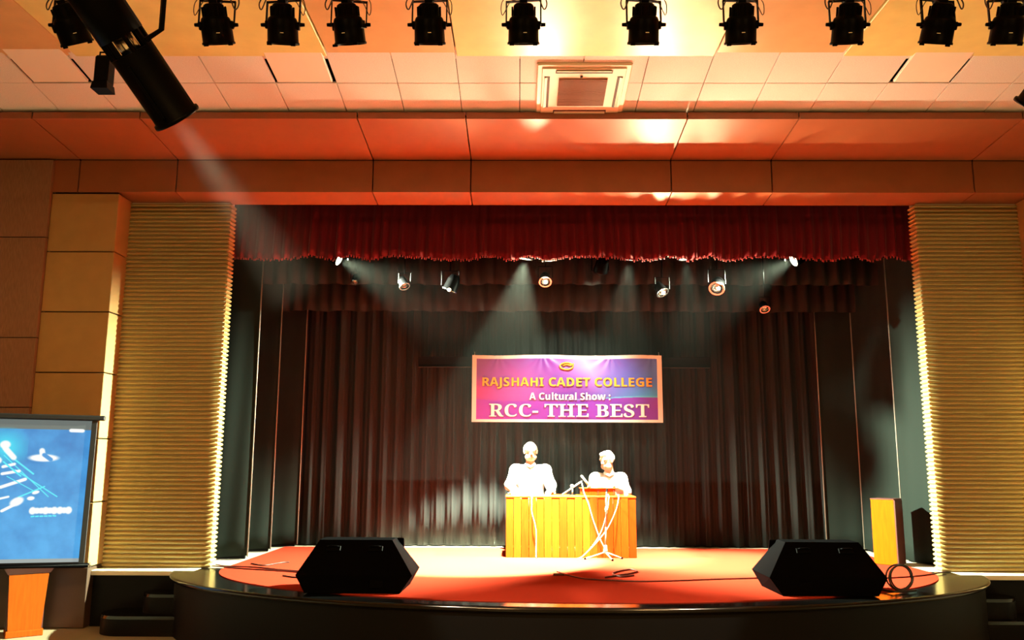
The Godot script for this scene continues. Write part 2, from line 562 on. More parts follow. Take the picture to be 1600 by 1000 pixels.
func build_slat_walls() -> void:
	var n := 85
	var pitch := (4.545 - ST) / n
	for s in [-1.0, 1.0]:
		var side := "left" if s < 0 else "right"
		var w := thing("wall_slats_" + side, "cream wall of horizontal rounded slats beside the stage opening, " + ("by the projection screen" if s < 0 else "by the orange box"), "wall", Vector3.ZERO, "", "structure")
		var xe: float = XC + s * 3.868           # inner edge of the backing
		var xo: float = XC + s * 5.05
		part("backing", cube(Vector3(minf(xe, xo), 0.0, -9.22), Vector3(maxf(xe, xo), 4.62, ZP - 0.01)), M.plaster, w)
		# profile of one slat swept along the front and round the corner into the opening
		var st := mb(true)
		var prof := []
		for i in 9:
			var t := i / 8.0
			prof.append(Vector2(0.036 * pow(sin(PI * t), 0.55), pitch * (0.05 + 0.90 * t)))
		var rings := []
		for q in [[xo, ZP - 0.01, 0.0, 1.0], [xe, ZP - 0.01, -s, 1.0], [xe, -9.20, -s, 0.0]]:
			var ring := []
			for p in prof: ring.append(Vector3(q[0] + q[2] * p.x, p.y, q[1] + q[3] * p.x))
			rings.append(ring)
		for i in 2:
			for k in 8:
				st.set_smooth_group(i)
				var a: Vector3 = rings[i][k]
				var b: Vector3 = rings[i + 1][k]
				var c: Vector3 = rings[i + 1][k + 1]
				var d: Vector3 = rings[i][k + 1]
				if s < 0: quad(st, a, b, c, d)
				else: quad(st, b, a, d, c)
		var m := done(st)
		for i in n:
			part("slat", m, M.slat, w, Vector3(0, ST + pitch * i, 0))
		part("plinth", bevel(Vector3(absf(xo - xe) - 0.02, 0.05, 0.25), 0.006), M.plaster, w, Vector3((xe + xo) / 2 + s * 0.04, ST - 0.024, -8.945))

func build_columns() -> void:
	for s in [-1.0, 1.0]:
		var side := "left" if s < 0 else "right"
		var t := thing("trim_3" if s < 0 else "trim_4", "tall column of stacked beige panels beside the slatted wall, " + ("by the projection screen" if s < 0 else "by the orange box"), "column", Vector3.ZERO, "", "structure")
		var x0: float = XC + s * 4.981
		var x1: float = XC + s * 5.717
		var xm := (x0 + x1) / 2
		part("core", cube(Vector3(minf(x0, x1) + 0.02, 0, -9.3), Vector3(maxf(x0, x1) - 0.02, 5.0, ZF - 0.03)), M.stage_black, t)
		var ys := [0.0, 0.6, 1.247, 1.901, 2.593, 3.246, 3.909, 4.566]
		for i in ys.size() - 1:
			part("column_panel", bevel(Vector3(absf(x1 - x0), ys[i + 1] - ys[i] - 0.012, 0.34), 0.005), M.column if i > 0 else M.base_panel, t, Vector3(xm, (ys[i] + ys[i + 1]) / 2, ZF - 0.17))

func nosing() -> ArrayMesh:
	# rounded edge that runs along the apron
	var st := mb(true)
	var n := 96
	var rows := []
	for i in n + 1:
		var t := PI * i / n
		var p := Vector3(XC - 4.15 * cos(t), 0, ZP + 2.2 * sin(t))
		var out := Vector3(-cos(t) / 4.15, 0, sin(t) / 2.2).normalized()
		var row := []
		for k in 9:
			var a := PI * 0.5 - PI * k / 8.0
			row.append(p + out * (0.023 * cos(a) - 0.002) + Vector3.UP * (ST - 0.0225 + 0.023 * sin(a)))
		rows.append(row)
	for i in n:
		for k in 8:
			quad(st, rows[i][k + 1], rows[i + 1][k + 1], rows[i + 1][k], rows[i][k])
	return done(st)

func ellipse_front(a: float, b: float, n := 72) -> PackedVector2Array:
	var p := PackedVector2Array()
	for i in n + 1:
		var t := PI * i / n
		p.append(Vector2(XC - a * cos(t), ZP + b * sin(t)))
	return p

func build_stage() -> void:
	var s := thing("floor_stage", "stage with glossy black rounded apron and dark front", "stage", Vector3.ZERO, "", "structure")
	part("deck", cube(Vector3(-5.0, 0.3, -12.0), Vector3(6.2, ST, ZP)), M.deck, s)
	var p := ellipse_front(4.15, 2.2)
	part("apron_top", prism(p, ST - 0.045, ST, true), M.granite, s)
	part("apron_nosing", nosing(), M.granite, s)
	part("apron_front", prism(ellipse_front(4.12, 2.17), 0.0, ST - 0.045, true), M.black_face, s)
	for k in [-1.0, 1.0]:
		var xa: float = XC + k * 3.6
		var xb: float = XC + k * 4.98
		part("front_face", cube(Vector3(minf(xa, xb), 0, -9.1), Vector3(maxf(xa, xb), ST - 0.05, -8.87)), M.black_face, s)
	part("back_wall", cube(Vector3(-5.2, 0, -12.2), Vector3(6.4, 5.9, -12.0)), M.stage_black, s)
	part("side_wall", cube(Vector3(-5.2, 0, -12.2), Vector3(-5.0, 5.9, -9.22)), M.stage_black, s)
	part("side_wall", cube(Vector3(6.2, 0, -12.2), Vector3(6.4, 5.9, -9.22)), M.stage_black, s)
	part("stage_ceiling", cube(Vector3(-5.2, 5.7, -12.2), Vector3(6.4, 5.9, -9.22)), M.stage_black, s)
	# red carpet: rounded front, straight sides behind the opening
	var e := ellipse_front(3.68, 2.0)
	var c := PackedVector2Array()
	for v in e: c.append(v)
	c.append(Vector2(XC + 3.62, -11.1))
	c.append(Vector2(XC - 3.62, -11.1))
	var o := part("stage_carpet", prism(c, ST, ST + 0.008), M.carpet, self)
	tag(o, "red carpet covering the stage and its rounded apron", "carpet")
	# rounded steps at both ends of the apron
	for k in [-1.0, 1.0]:
		var side := "left" if k < 0 else "right"
		for q in [[4.74, 3.0, -8.40, 0.0, 0.187, "lower"], [4.36, 3.0, -8.52, 0.187, 0.374, "upper"]]:
			var poly := PackedVector2Array()
			var xo: float = XC + k * q[0]
			var xi: float = XC + k * q[1]
			var zf: float = q[2]
			var r := (zf + 8.92) / 2
			for i in 13:
				var t := PI * i / 12
				poly.append(Vector2(xo - k * r + k * r * sin(t), -8.92 + r - r * cos(t)))
			poly.append(Vector2(xi, zf))
			poly.append(Vector2(xi, -8.92))
			var st := thing("stage_step", "%s dark rounded step at the end of the apron %s" % [q[5], "near the projection screen" if k < 0 else "near the cable coil"], "step", Vector3.ZERO, "steps beside the apron", "structure")
			part("tread", prism(poly, q[4] - 0.03, q[4], true), M.granite, st)
			part("riser", prism(poly, q[3], q[4] - 0.03, true), M.black_face, st)

func build_curtains() -> void:
	var rng := RandomNumberGenerator.new()
	rng.seed = 11
	var ph := []
	for i in 400: ph.append(rng.randf())
	var fold := func(x: float, pitch: float, sharp: float) -> float:
		var u := (x + 20.0) / pitch
		var i := int(floor(u))
		var f := u - i
		var a: float = lerpf(0.45, 1.0, ph[i % 400])
		var w: float = lerpf(0.35, 0.65, ph[(i * 7 + 3) % 400])
		var g := f / w * 0.5 if f < w else 0.5 + (f - w) / (1 - w) * 0.5
		return a * pow(0.5 - 0.5 * cos(TAU * g), sharp)
	# valance
	var v := thing("valance_curtain", "gathered maroon velvet valance along the top of the stage opening", "curtain", Vector3(XC, 4.0, -9.4))
	var hem := func(x: float) -> float:
		return 3.995 + 0.022 * sin(x * 9.0 + 2.0 * sin(x * 3.1)) + 0.016 * fold.call(x, 0.083, 1.0)
	var m := cloth(-3.45, 4.57, 800, 10, func(x, t):
		var f: float = fold.call(x + 0.01 * sin(t * 3.0 + x), 0.105, 0.8)
		var y := lerpf(4.78, hem.call(x), t)
		return Vector3(x, y, -9.40 + (0.018 + 0.055 * t) * f + 0.012 * t * sin(x * 41.0)) - v.position)
	part("velvet", m, M.velvet, v)
	# fringe: small tassels along the hem
	var st := mb()
	var x := -3.44
	while x < 4.56:
		var y: float = hem.call(x)
		var z: float = -9.40 + 0.073 * fold.call(x + 0.01 * sin(3.0 + x), 0.105, 0.8) + 0.012 * sin(x * 41.0)
		var c := Vector3(x, y + 0.004, z + 0.003) - v.position
		hexa(st, [c + Vector3(-0.006, -0.024, 0.006), c + Vector3(0.006, -0.024, 0.006), c + Vector3(0.006, -0.024, -0.006), c + Vector3(-0.006, -0.024, -0.006),
			c + Vector3(-0.004, 0, 0.004), c + Vector3(0.004, 0, 0.004), c + Vector3(0.004, 0, -0.004), c + Vector3(-0.004, 0, -0.004)])
		x += 0.018 + 0.02 * ph[int(absf(x) * 90) % 400]
	var fr := part("fringe", done(st), M.fringe, v)
	fr.set_meta("kind", "stuff")
	# black borders behind
	for q in [[-10.0, 3.81, "pleated black border curtain behind the hanging stage lamps"], [-10.7, 3.60, "low black border curtain in front of the backdrop"]]:
		var b := thing("border_curtain", q[2], "curtain", Vector3(XC, q[1], q[0]))
		part("cloth", cloth(-3.5, 4.36, 380, 5, func(x2, t):
			return Vector3(x2, lerpf(5.2, q[1] + 0.008 * sin(x2 * 13.0), t), q[0] + 0.07 * fold.call(x2 + q[0], 0.17, 0.7)) - b.position), M.border_cloth, b)
	# backdrop
	var d := thing("backdrop_curtain", "dark pleated backdrop curtain hanging behind the table and banner", "curtain", Vector3(XC, ST, -11.3))
	part("cloth", cloth(-3.2, 4.35, 950, 8, func(x3, t):
		var f: float = fold.call(x3 + 0.015 * sin(t * 2.2 + x3 * 2.0), 0.19, 0.75) * 0.8 + 0.2 * fold.call(x3 + 3.0, 0.071, 1.0)
		return Vector3(x3, lerpf(5.0, ST + 0.015, t), -11.34 + (0.07 + 0.07 * t) * f) - d.position), M.drop_cloth, d)
	var rail := thing("curtain_batten", "dark wooden batten across the backdrop behind the banner", "batten", Vector3(0.6, 2.99, -11.15))
	part("beam", bevel(Vector3(3.92, 0.14, 0.03), 0.004), M.stage_black, rail)
	part("ledge", bevel(Vector3(3.92, 0.014, 0.05), 0.003), M.drop_cloth, rail, Vector3(0, -0.072, 0.006))
	# masking flats on both sides
	var legs := [
		["left", "beside the slatted wall", Vector2(-3.62, -9.66), Vector2(-3.09, -9.75)], ["left", "second from the slatted wall", Vector2(-3.62, -10.40), Vector2(-3.05, -10.5)], ["left", "touching the backdrop", Vector2(-3.5, -11.0), Vector2(-2.88, -11.1)],
		["right", "beside the slatted wall", Vector2(4.44, -9.92), Vector2(4.62, -9.30)], ["right", "second from the slatted wall", Vector2(4.40, -10.95), Vector2(4.50, -9.96)], ["right", "touching the backdrop", Vector2(3.98, -11.12), Vector2(4.40, -10.98)]]
	for g in legs:
		var a: Vector2 = g[2]
		var b: Vector2 = g[3]
		var t := thing("masking_flat", "tall dark cloth masking flat %s, on the %s" % [g[1], "projection screen's side" if g[0] == "left" else "orange box's side"], "curtain", Vector3((a.x + b.x) / 2, ST, (a.y + b.y) / 2), "black masking flats at the stage sides")
		t.rotation.y = -atan2(b.y - a.y, b.x - a.x)
		var w := a.distance_to(b)
		var lift: float = 0.035 if g[0] == "left" else 0.03
		part("cloth", cloth(-w / 2, w / 2, 30, 24, func(x4, v4):
			return Vector3(x4, lerpf(4.6, lift + 0.012 * sin(x4 * 9.0), v4), 0.004 * sin(x4 * 23.0 + v4 * 4.0) + 0.010 * v4 * v4 * sin(x4 * 11.0))), M.leg_cloth, t)
		var inner: float = w / 2 if g[0] == "left" else -w / 2
		part("edge_seam", tube([Vector3(inner, lift, 0.006), Vector3(inner, 2.4, 0.006), Vector3(inner, 4.6, 0.006)], 0.008, 6), M.cable_grey, t)
		part("foot", bevel(Vector3(w * 0.9, 0.04, 0.05), 0.004), M.stage_black, t, Vector3(0, 0.029, -0.04))

# ---------------------------------------------------------------- stage lamps
func spot(parent: Node3D, at: Vector3, target: Vector3, energy: float, half: float, blend: float, col: Color, size := 0.05) -> void:
	var l := SpotLight3D.new()
	l.name = "beam"
	parent.add_child(l)
	l.position = at
	l.look_at_from_position(parent.to_global(at), target, Vector3.UP if absf((target - parent.to_global(at)).normalized().y) < 0.98 else Vector3.BACK)
	l.light_energy = energy
	l.light_color = col
	l.spot_angle = half
	l.spot_angle_attenuation = blend
	l.spot_range = 30.0
	l.spot_attenuation = 2.0
	l.light_size = size
	l.shadow_enabled = true

func facing(d: Vector3) -> Basis:
	# local -y along d
	var y := -d.normalized()
	var x := Vector3.RIGHT if absf(y.x) < 0.9 else Vector3.FORWARD
	var z := x.cross(y).normalized()
	x = y.cross(z).normalized()
	return Basis(x, y, z)

func glow_mat(c: Color, e: float) -> StandardMaterial3D:
	var m := mat(Color(0.9, 0.9, 0.9), 0.3)
	m.emission_enabled = true
	m.emission = c
	m.emission_energy_multiplier = e
	return m

const WASH := Color(0.95, 1.0, 0.86)

func build_stage_lamps() -> void:
	# position, target, energy, half angle, blend
	var list := [
		[Vector3(-2.14, 4.03, -9.62), Vector3(4.5, 0.7, -8.85), 820.0, 25.0, 1.0, "aimed across at the orange box"],
		[Vector3(0.06, 4.04, -9.62), Vector3(-0.5, 0.56, -10.0), 950.0, 26.5, 0.3, "above the person holding paper"],
		[Vector3(1.30, 4.03, -9.62), Vector3(0.95, 0.56, -10.3), 280.0, 24.0, 0.6, "above the microphone stand"],
		[Vector3(1.96, 4.04, -9.62), Vector3(2.2, 0.56, -9.75), 220.0, 22.0, 0.8, "above the bare carpet past the table"],
		[Vector3(0.95, 3.90, -9.62), Vector3(0.63, 2.50, -11.1), 12.0, 35.0, 1.0, "turned back on to the banner"],
		[Vector3(3.23, 4.03, -9.62), Vector3(-3.4, 0.7, -8.85), 820.0, 25.0, 1.0, "aimed across at the projection screen's side"]]
	var glow := glow_mat(WASH, 6.0)
	for q in list:
		var t := thing("stage_wash_light", "small lit stage lamp just under the valance, " + q[5], "stage light", q[0], "lit lamps behind the valance")
		var d: Vector3 = q[1] - q[0]
		var b := facing(d)
		var h := part("housing", lathe([Vector2(0, 0.16), Vector2(0.05, 0.16), Vector2(0.075, 0.13), Vector2(0.085, 0.02), Vector2(0.09, 0.0), Vector2(0.08, 0.0), Vector2(0.075, 0.02), Vector2(0, 0.025)], 20), M.metal_black, t)
		h.basis = b
		var g := part("glowing_lens", lathe([Vector2(0, 0.012), Vector2(0.05, 0.010), Vector2(0.072, 0.006), Vector2(0.072, 0.014), Vector2(0, 0.016)], 18), glow, t)
		g.basis = b
		part("yoke", tube([Vector3(-0.10, 0.0, 0), Vector3(-0.10, 0.2, 0), Vector3(0.10, 0.2, 0), Vector3(0.10, 0.0, 0)], 0.008, 6, false), M.metal_black, t)
		part("hanger", tube([Vector3(0, 0.2, 0), Vector3(0, 4.37 - q[0].y, 0)], 0.012, 8), M.metal_black, t)
		spot(t, d.normalized() * 0.03, q[1], q[2], q[3], q[4], WASH)
	for z in [[-9.62, 4.38, "carrying the lit lamps behind the valance"], [-9.75, 4.12, "carrying the lower lanterns in front of the border"]]:
		var bar := thing("stage_light_bar", "black pipe %s" % z[2], "pipe", Vector3(XC, z[1], z[0]))
		part("pipe", tube([Vector3(-3.8, 0, 0), Vector3(3.8, 0, 0)], 0.024, 10), M.metal_black, bar)
		for k in 4:
			part("drop_rod", tube([Vector3(-3.3 + k * 2.2, 0, 0), Vector3(-3.3 + k * 2.2, 5.7 - z[1], 0)], 0.01, 6), M.metal_black, bar)
	# lanterns hanging lower; the two faint bulbs are added to widen the ceiling glow
	var un := [[Vector3(-1.972, 3.793, -9.75), 0.3, 0.045, 0.0], [Vector3(-1.379, 3.740, -9.75), 0.5, 0.06, 0.0], [Vector3(-0.834, 3.702, -9.75), -0.2, 0.085, LIFT * 0.4], [Vector3(0.305, 3.799, -9.75), 0.9, 0.07, LIFT], [Vector3(1.701, 3.669, -9.75), 0.6, 0.07, LIFT], [Vector3(2.350, 3.725, -9.75), 1, 0.085, LIFT * 0.25], [Vector3(2.909, 3.471, -9.75), 0.8, 0.055, 0.0]]
	var where := ["at the pipe end towards the projection screen", "second from the pipe end towards the projection screen", "with a wide body and added bulb, third from the projection screen's side", "over the middle of the banner", "over the blue end of the banner", "with a wide ring and added bulb, beyond the blue end of the banner", "hanging lowest on its pipe"]
	for i in un.size():
		var q: Array = un[i]
		var t := thing("stage_lantern", ("lit" if q[3] > 0 else "unlit") + " black stage lantern " + where[i], "stage light", q[0], "lanterns on the lower pipe")
		var b := facing(Vector3(sin(i * 2.1) * 0.5, -1, q[1]))
		var r: float = q[2]
		part("housing", lathe([Vector2(0, r * 2.2), Vector2(r * 0.6, r * 2.1), Vector2(r * 0.9, r * 1.4), Vector2(r, 0), Vector2(r * 1.1, -r * 0.1), Vector2(r * 0.9, -r * 0.1), Vector2(r * 0.85, r * 0.2)], 18), M.metal_black, t).basis = b
		part("reflector", lathe([Vector2(0, r * 0.75), Vector2(r * 0.5, r * 0.6), Vector2(r * 0.86, r * 0.1), Vector2(r * 0.87, r * 0.12), Vector2(0, r * 0.85)], 18), M.chrome, t).basis = b
		part("rim", lathe([Vector2(r * 0.88, -r * 0.08), Vector2(r * 1.12, -r * 0.08), Vector2(r * 1.12, -r * 0.16), Vector2(r * 0.88, -r * 0.16), Vector2(r * 0.88, -r * 0.08)], 18, Transform3D.IDENTITY, false), M.chrome, t).basis = b
		var dy: float = 4.12 - q[0].y
		if q[3] > 0:
			# a lit one: bare bulb at its mouth, throwing light forward under the valance to the ceiling
			var bulb: Vector3 = Vector3(0, -r * 0.25, r * 0.9)
			part("glowing_bulb", lathe([Vector2(0, 0.022), Vector2(0.016, 0.016), Vector2(0.022, 0), Vector2(0.016, -0.016), Vector2(0, -0.022)], 12), glow_mat(FLOODC, 8.0), t, bulb)
			spot(t, bulb, q[0] + Vector3(0, 1.3, 1.9), q[3], 62.0, 0.6, FLOODC, 0.02)
		part("yoke", tube([Vector3(-r * 1.2, r * 0.6, 0), Vector3(-r * 1.2, r * 2.6, 0), Vector3(r * 1.2, r * 2.6, 0), Vector3(r * 1.2, r * 0.6, 0)], 0.007, 6, false), M.metal_black, t)
		part("hanger", tube([Vector3(0, r * 2.6, 0), Vector3(0, maxf(dy, r * 2.6 + 0.02), 0)], 0.009, 6), M.metal_black, t)

# ---------------------------------------------------------------- lamps in the hall
func make_par(called: String, label: String, at: Vector3, turn: Vector3, bar_y: float, seed_: int) -> void:
	var rng := RandomNumberGenerator.new()
	rng.seed = seed_
	var t := thing(called, label, "stage light", at, "par lamps hanging under the ceiling")
	var head := Basis.from_euler(turn)
	var xf := Transform3D(head, Vector3.ZERO)
	var st := mb(true)
	lathe_into(st, [Vector2(0, 0.135), Vector2(0.048, 0.135), Vector2(0.062, 0.125), Vector2(0.070, 0.06), Vector2(0.088, 0.045), Vector2(0.094, 0.03), Vector2(0.097, -0.02), Vector2(0.099, -0.10), Vector2(0.104, -0.104), Vector2(0.104, -0.116), Vector2(0.092, -0.116), Vector2(0.09, -0.09), Vector2(0, -0.085)], 24)
	var body := part("body", done(st), M.metal_black, t)
	body.transform = xf
	var st2 := mb()
	for k in 10:
		var a := TAU * k / 10
		bevel_into(st2, Vector3(0.012, 0.06, 0.012), 0.002, Vector3(cos(a) * 0.072, 0.085, sin(a) * 0.072))
	var fins := part("cooling_fins", done(st2), M.metal_black, body)
	fins.set_meta("kind", "stuff")
	part("lens", lathe([Vector2(0, -0.094), Vector2(0.088, -0.092), Vector2(0.088, -0.086), Vector2(0, -0.086)], 20), M.lens_off, body)
	for s in [-1.0, 1.0]:
		part("gel_clip", bevel(Vector3(0.03, 0.016, 0.02), 0.002), M.metal_black, body, Vector3(s * 0.075, -0.120, 0.07))
		part("knob", lathe([Vector2(0, 0.018), Vector2(0.011, 0.016), Vector2(0.013, -0.012), Vector2(0.006, -0.02), Vector2(0, -0.02)], 10), M.metal_black, t, Vector3(s * 0.125, 0.005, 0), Vector3(0, 0, -s * PI / 2))
		part("side_plate", bevel(Vector3(0.02, 0.05, 0.06), 0.004), M.metal_black, body, Vector3(s * 0.098, 0.0, 0))
	part("socket", bevel(Vector3(0.05, 0.03, 0.05), 0.004), M.metal_black, body, Vector3(0, 0.145, 0))
	part("badge", bevel(Vector3(0.022, 0.004, 0.003), 0.001), M.white_plastic, body, Vector3(0.01, -0.05, 0.098))
	var top := 0.17
	var y := mb()
	bevel_into(y, Vector3(0.008, top + 0.01, 0.022), 0.002, Vector3(-0.112, top / 2, 0))
	bevel_into(y, Vector3(0.008, top + 0.01, 0.022), 0.002, Vector3(0.112, top / 2, 0))
	bevel_into(y, Vector3(0.23, 0.008, 0.022), 0.002, Vector3(0, top, 0))
	part("yoke", done(y), M.metal_black, t).rotation.y = rng.randf_range(-0.15, 0.15)
	part("clamp", bevel(Vector3(0.05, bar_y - at.y - top + 0.03, 0.04), 0.006), M.metal_black, t, Vector3(0, (bar_y - at.y + top) / 2, 0))
	var sx := 1.0 if rng.randf() < 0.5 else -1.0
	part("power_cable", tube(curve([xf * Vector3(0, 0.15, 0), Vector3(0.03 * sx, 0.19, 0.03), Vector3(0.09 * sx, 0.17, 0.05), Vector3(0.13 * sx, 0.09, 0.04), Vector3(0.15 * sx, 0.14, 0.03), Vector3(0.12 * sx, 0.24, 0.0)], 5), 0.0045, 6), M.cable, t)
	part("safety_cable", tube(curve([xf * Vector3(-0.02, 0.14, 0), Vector3(-0.08 * sx, 0.155, 0.03), Vector3(-0.135 * sx, 0.06, 0.02), Vector3(-0.14 * sx, 0.15, 0.02), Vector3(-0.07 * sx, 0.25, 0.0)], 5), 0.003, 5), M.cable, t)

func build_hall_lamps() -> void:
	var bar := thing("light_bar", "black lighting pipe hung below the ceiling panels, carrying the par lamps", "pipe", Vector3(XC, 4.78, -5.0))
	part("pipe", tube([Vector3(-4.4, 0, 0), Vector3(4.4, 0, 0)], 0.025, 12), M.metal_black, bar)
	for k in 2:
		part("drop_rod", tube([Vector3(-4.0 + k * 8.0, 0, 0), Vector3(-4.0 + k * 8.0, 0.47, 0)], 0.01, 6), M.metal_black, bar)
	var xs := [-2.923, -1.972, -1.54, -1.112, -0.589, 0.02, 0.797, 1.423, 2.109, 2.692, 3.134]
	var rolls := [0.45, 0.18, 0.0, -0.08, 0.0, 0.0, 0.0, -0.05, -0.10, -0.28, -0.18]
	var yaws := [0.5, 0.3, 0.1, -0.35, 0.0, 0.0, 0.0, -0.2, -0.3, -0.5, -0.4]
	var nm := ["beside the long profile spotlight", "next to the profile spotlight's yoke", "third along the bar counted from the profile spotlight", "below the seam of the tan ceiling panel", "at the tan panel's other seam", "next to the air conditioner, towards the profile spotlight", "just past the air conditioner", "by the tan panel seam past the air conditioner", "at the far seam of the last tan panel", "tilted strongly, second from the bar's far end", "outermost at the bar's far end"]
	for i in xs.size():
		make_par("par_lamp", "black par lamp on the ceiling bar " + nm[i], Vector3(xs[i], 4.485, -5.0), Vector3(0.42, yaws[i], rolls[i]), 4.78, 40 + i)
	for x in [-2.2, 3.4]:  # added fill panels behind the camera, there to brighten the hall
		var h := thing("hall_fill_light", "added unseen warm fill panel over the audience %s" % ("on the projection screen's side" if x < 0 else "on the orange box's side"), "fill light", Vector3(x, 5.25, 0.6))
		part("frame", bevel(Vector3(1.3, 0.03, 0.7), 0.006, Vector3(0, -0.014, 0)), M.white_plastic, h)
		part("glowing_diffuser", bevel(Vector3(1.2, 0.012, 0.6), 0.003, Vector3(0, -0.034, 0)), glow_mat(HALL_FILLC, 1.0), h)
		var al := AreaLight3D.new()
		al.name = "panel_light"
		h.add_child(al)
		al.position = Vector3(0, -0.05, 0)
		al.rotation = Vector3(-PI / 2, 0, 0)
		al.area_size = Vector2(1.2, 0.6)
		al.light_energy = HALL_FILL
		al.light_color = HALL_FILLC
		al.area_range = 30.0
		al.area_attenuation = 2.0
		al.shadow_enabled = true
	# small lantern hanging behind the profile spotlight
	var c := thing("small_lantern", "slim black lantern hanging behind the big profile spotlight", "stage light", Vector3(-2.46, 3.955, -4.6))
	part("body", bevel(Vector3(0.085, 0.17, 0.09), 0.01, Vector3(0, 0.02, 0)), M.metal_black, c)
	part("hood", convex([Vector3(-0.043, -0.06, 0.045), Vector3(0.043, -0.06, 0.045), Vector3(0.043, -0.06, -0.045), Vector3(-0.043, -0.06, -0.045)], [Vector3(-0.05, -0.105, 0.05), Vector3(0.05, -0.105, 0.05), Vector3(0.05, -0.105, -0.05), Vector3(-0.05, -0.105, -0.05)]), M.metal_black, c)
	part("yoke", tube([Vector3(-0.035, 0.08, 0), Vector3(-0.035, 0.14, 0), Vector3(0.04, 0.14, 0), Vector3(0.04, 0.08, 0)], 0.006, 6, false), M.metal_black, c)
	part("hanger", tube([Vector3(0, 0.14, 0), Vector3(0, 1.33, 0)], 0.008, 6), M.metal_black, c)
	profile_spot("profile_spotlight", "long black profile spotlight with side yoke throwing a hazy beam stagewards", Vector3(-1.873, 3.551, -4.3), Vector3(0.405, -0.68, -0.617), 1.0)
	profile_spot("profile_spotlight", "long black profile spotlight at the bar's far end, only its nose showing", Vector3(2.80, 3.60, -4.3), Vector3(-0.36, -0.68, -0.63), -1.0)

const LIFT := 11.0
const HALL_FILL := 70.0
const HALL_FILLC := Color(1.0, 0.78, 0.48)
const FLOODC := Color(1.0, 0.86, 0.66)

func profile_spot(called: String, label: String, nose: Vector3, dir: Vector3, side: float) -> void:
	var t := thing(called, label, "stage light", nose)
	var b := facing(dir)
	var r := 0.118
	var st := mb(true)
	lathe_into(st, [Vector2(r * 0.9, 0.40), Vector2(r, 0.40), Vector2(r, 0.024), Vector2(r * 1.1, 0.022), Vector2(r * 1.12, 0.010), Vector2(r * 1.1, 0.0), Vector2(r * 0.93, 0.0), Vector2(r * 0.9, 0.02), Vector2(r * 0.9, 0.40)], 28)
	part("front_barrel", done(st), M.metal_black, t).basis = b
	st = mb(true)
	lathe_into(st, [Vector2(0, 0.86), Vector2(r * 0.8, 0.86), Vector2(r * 1.02, 0.84), Vector2(r * 1.02, 0.485), Vector2(0, 0.485)], 28)
	part("lamp_house", done(st), M.metal_black, t).basis = b
	st = mb()
	for k in 8:
		var a := TAU * k / 8 + 0.2
		bevel_into(st, Vector3(0.02, 0.10, 0.02), 0.002, Vector3(cos(a) * r * 0.9, 0.44, sin(a) * r * 0.9))
	part("spacer_posts", done(st), M.metal_black, t).basis = b
	part("inner_tube", lathe([Vector2(0, 0.49), Vector2(r * 0.45, 0.49), Vector2(r * 0.45, 0.38), Vector2(0, 0.38)], 16), M.chrome, t).basis = b
	part("lens", lathe([Vector2(0, 0.07), Vector2(r * 0.88, 0.05), Vector2(r * 0.88, 0.04), Vector2(0, 0.036)], 24), glow_mat(Color(1.0, 0.96, 0.85), 2.0), t).basis = b
	part("focus_rail", bevel(Vector3(0.016, 0.30, 0.016), 0.003, Vector3(0, 0.2, r + 0.006)), M.metal_black, t).basis = b
	part("rear_handle", tube([Vector3(-0.10, 0.80, 0.04), Vector3(-0.17, 0.80, 0.04), Vector3(-0.17, 0.88, 0.04), Vector3(-0.08, 0.88, 0.04)], 0.009, 6, false), M.metal_black, t).basis = b
	part("lock_screw", lathe([Vector2(0, 0.012), Vector2(0.014, 0.01), Vector2(0.014, -0.01), Vector2(0, -0.012)], 10), M.chrome, t, b * Vector3(0, 0.84, r * 0.9))
	# yoke: a broad bent arm from the barrel's side up to the hanging point
	var p0 := b * Vector3(side * (r + 0.0), 0.42, 0.02)
	var p1 := p0 + Vector3(side * 0.075, 0.055, 0.0)
	var p2 := p1 + Vector3(side * 0.0, 0.17, 0.0)
	var p3 := p2 + Vector3(-side * 0.035, 0.03, 0.0)
	var p4 := b * Vector3(side * r * 0.8, 0.66, 0.02)
	part("yoke", tube([p0, p1, p2, p3, p4], 0.016, 4, false), M.metal_black, t)
	part("hanger", tube([p3, Vector3(p3.x, 5.25 - nose.y, p3.z)], 0.015, 8), M.metal_black, t)
	spot(t, dir.normalized() * -0.03, nose + dir * 4.4, PROFILE, 9.0, 0.5, Color(1.0, 0.93, 0.78), 0.06)

const PROFILE := 26.0

# ---------------------------------------------------------------- table and what stands on it
const TOP := 1.272         # table top surface

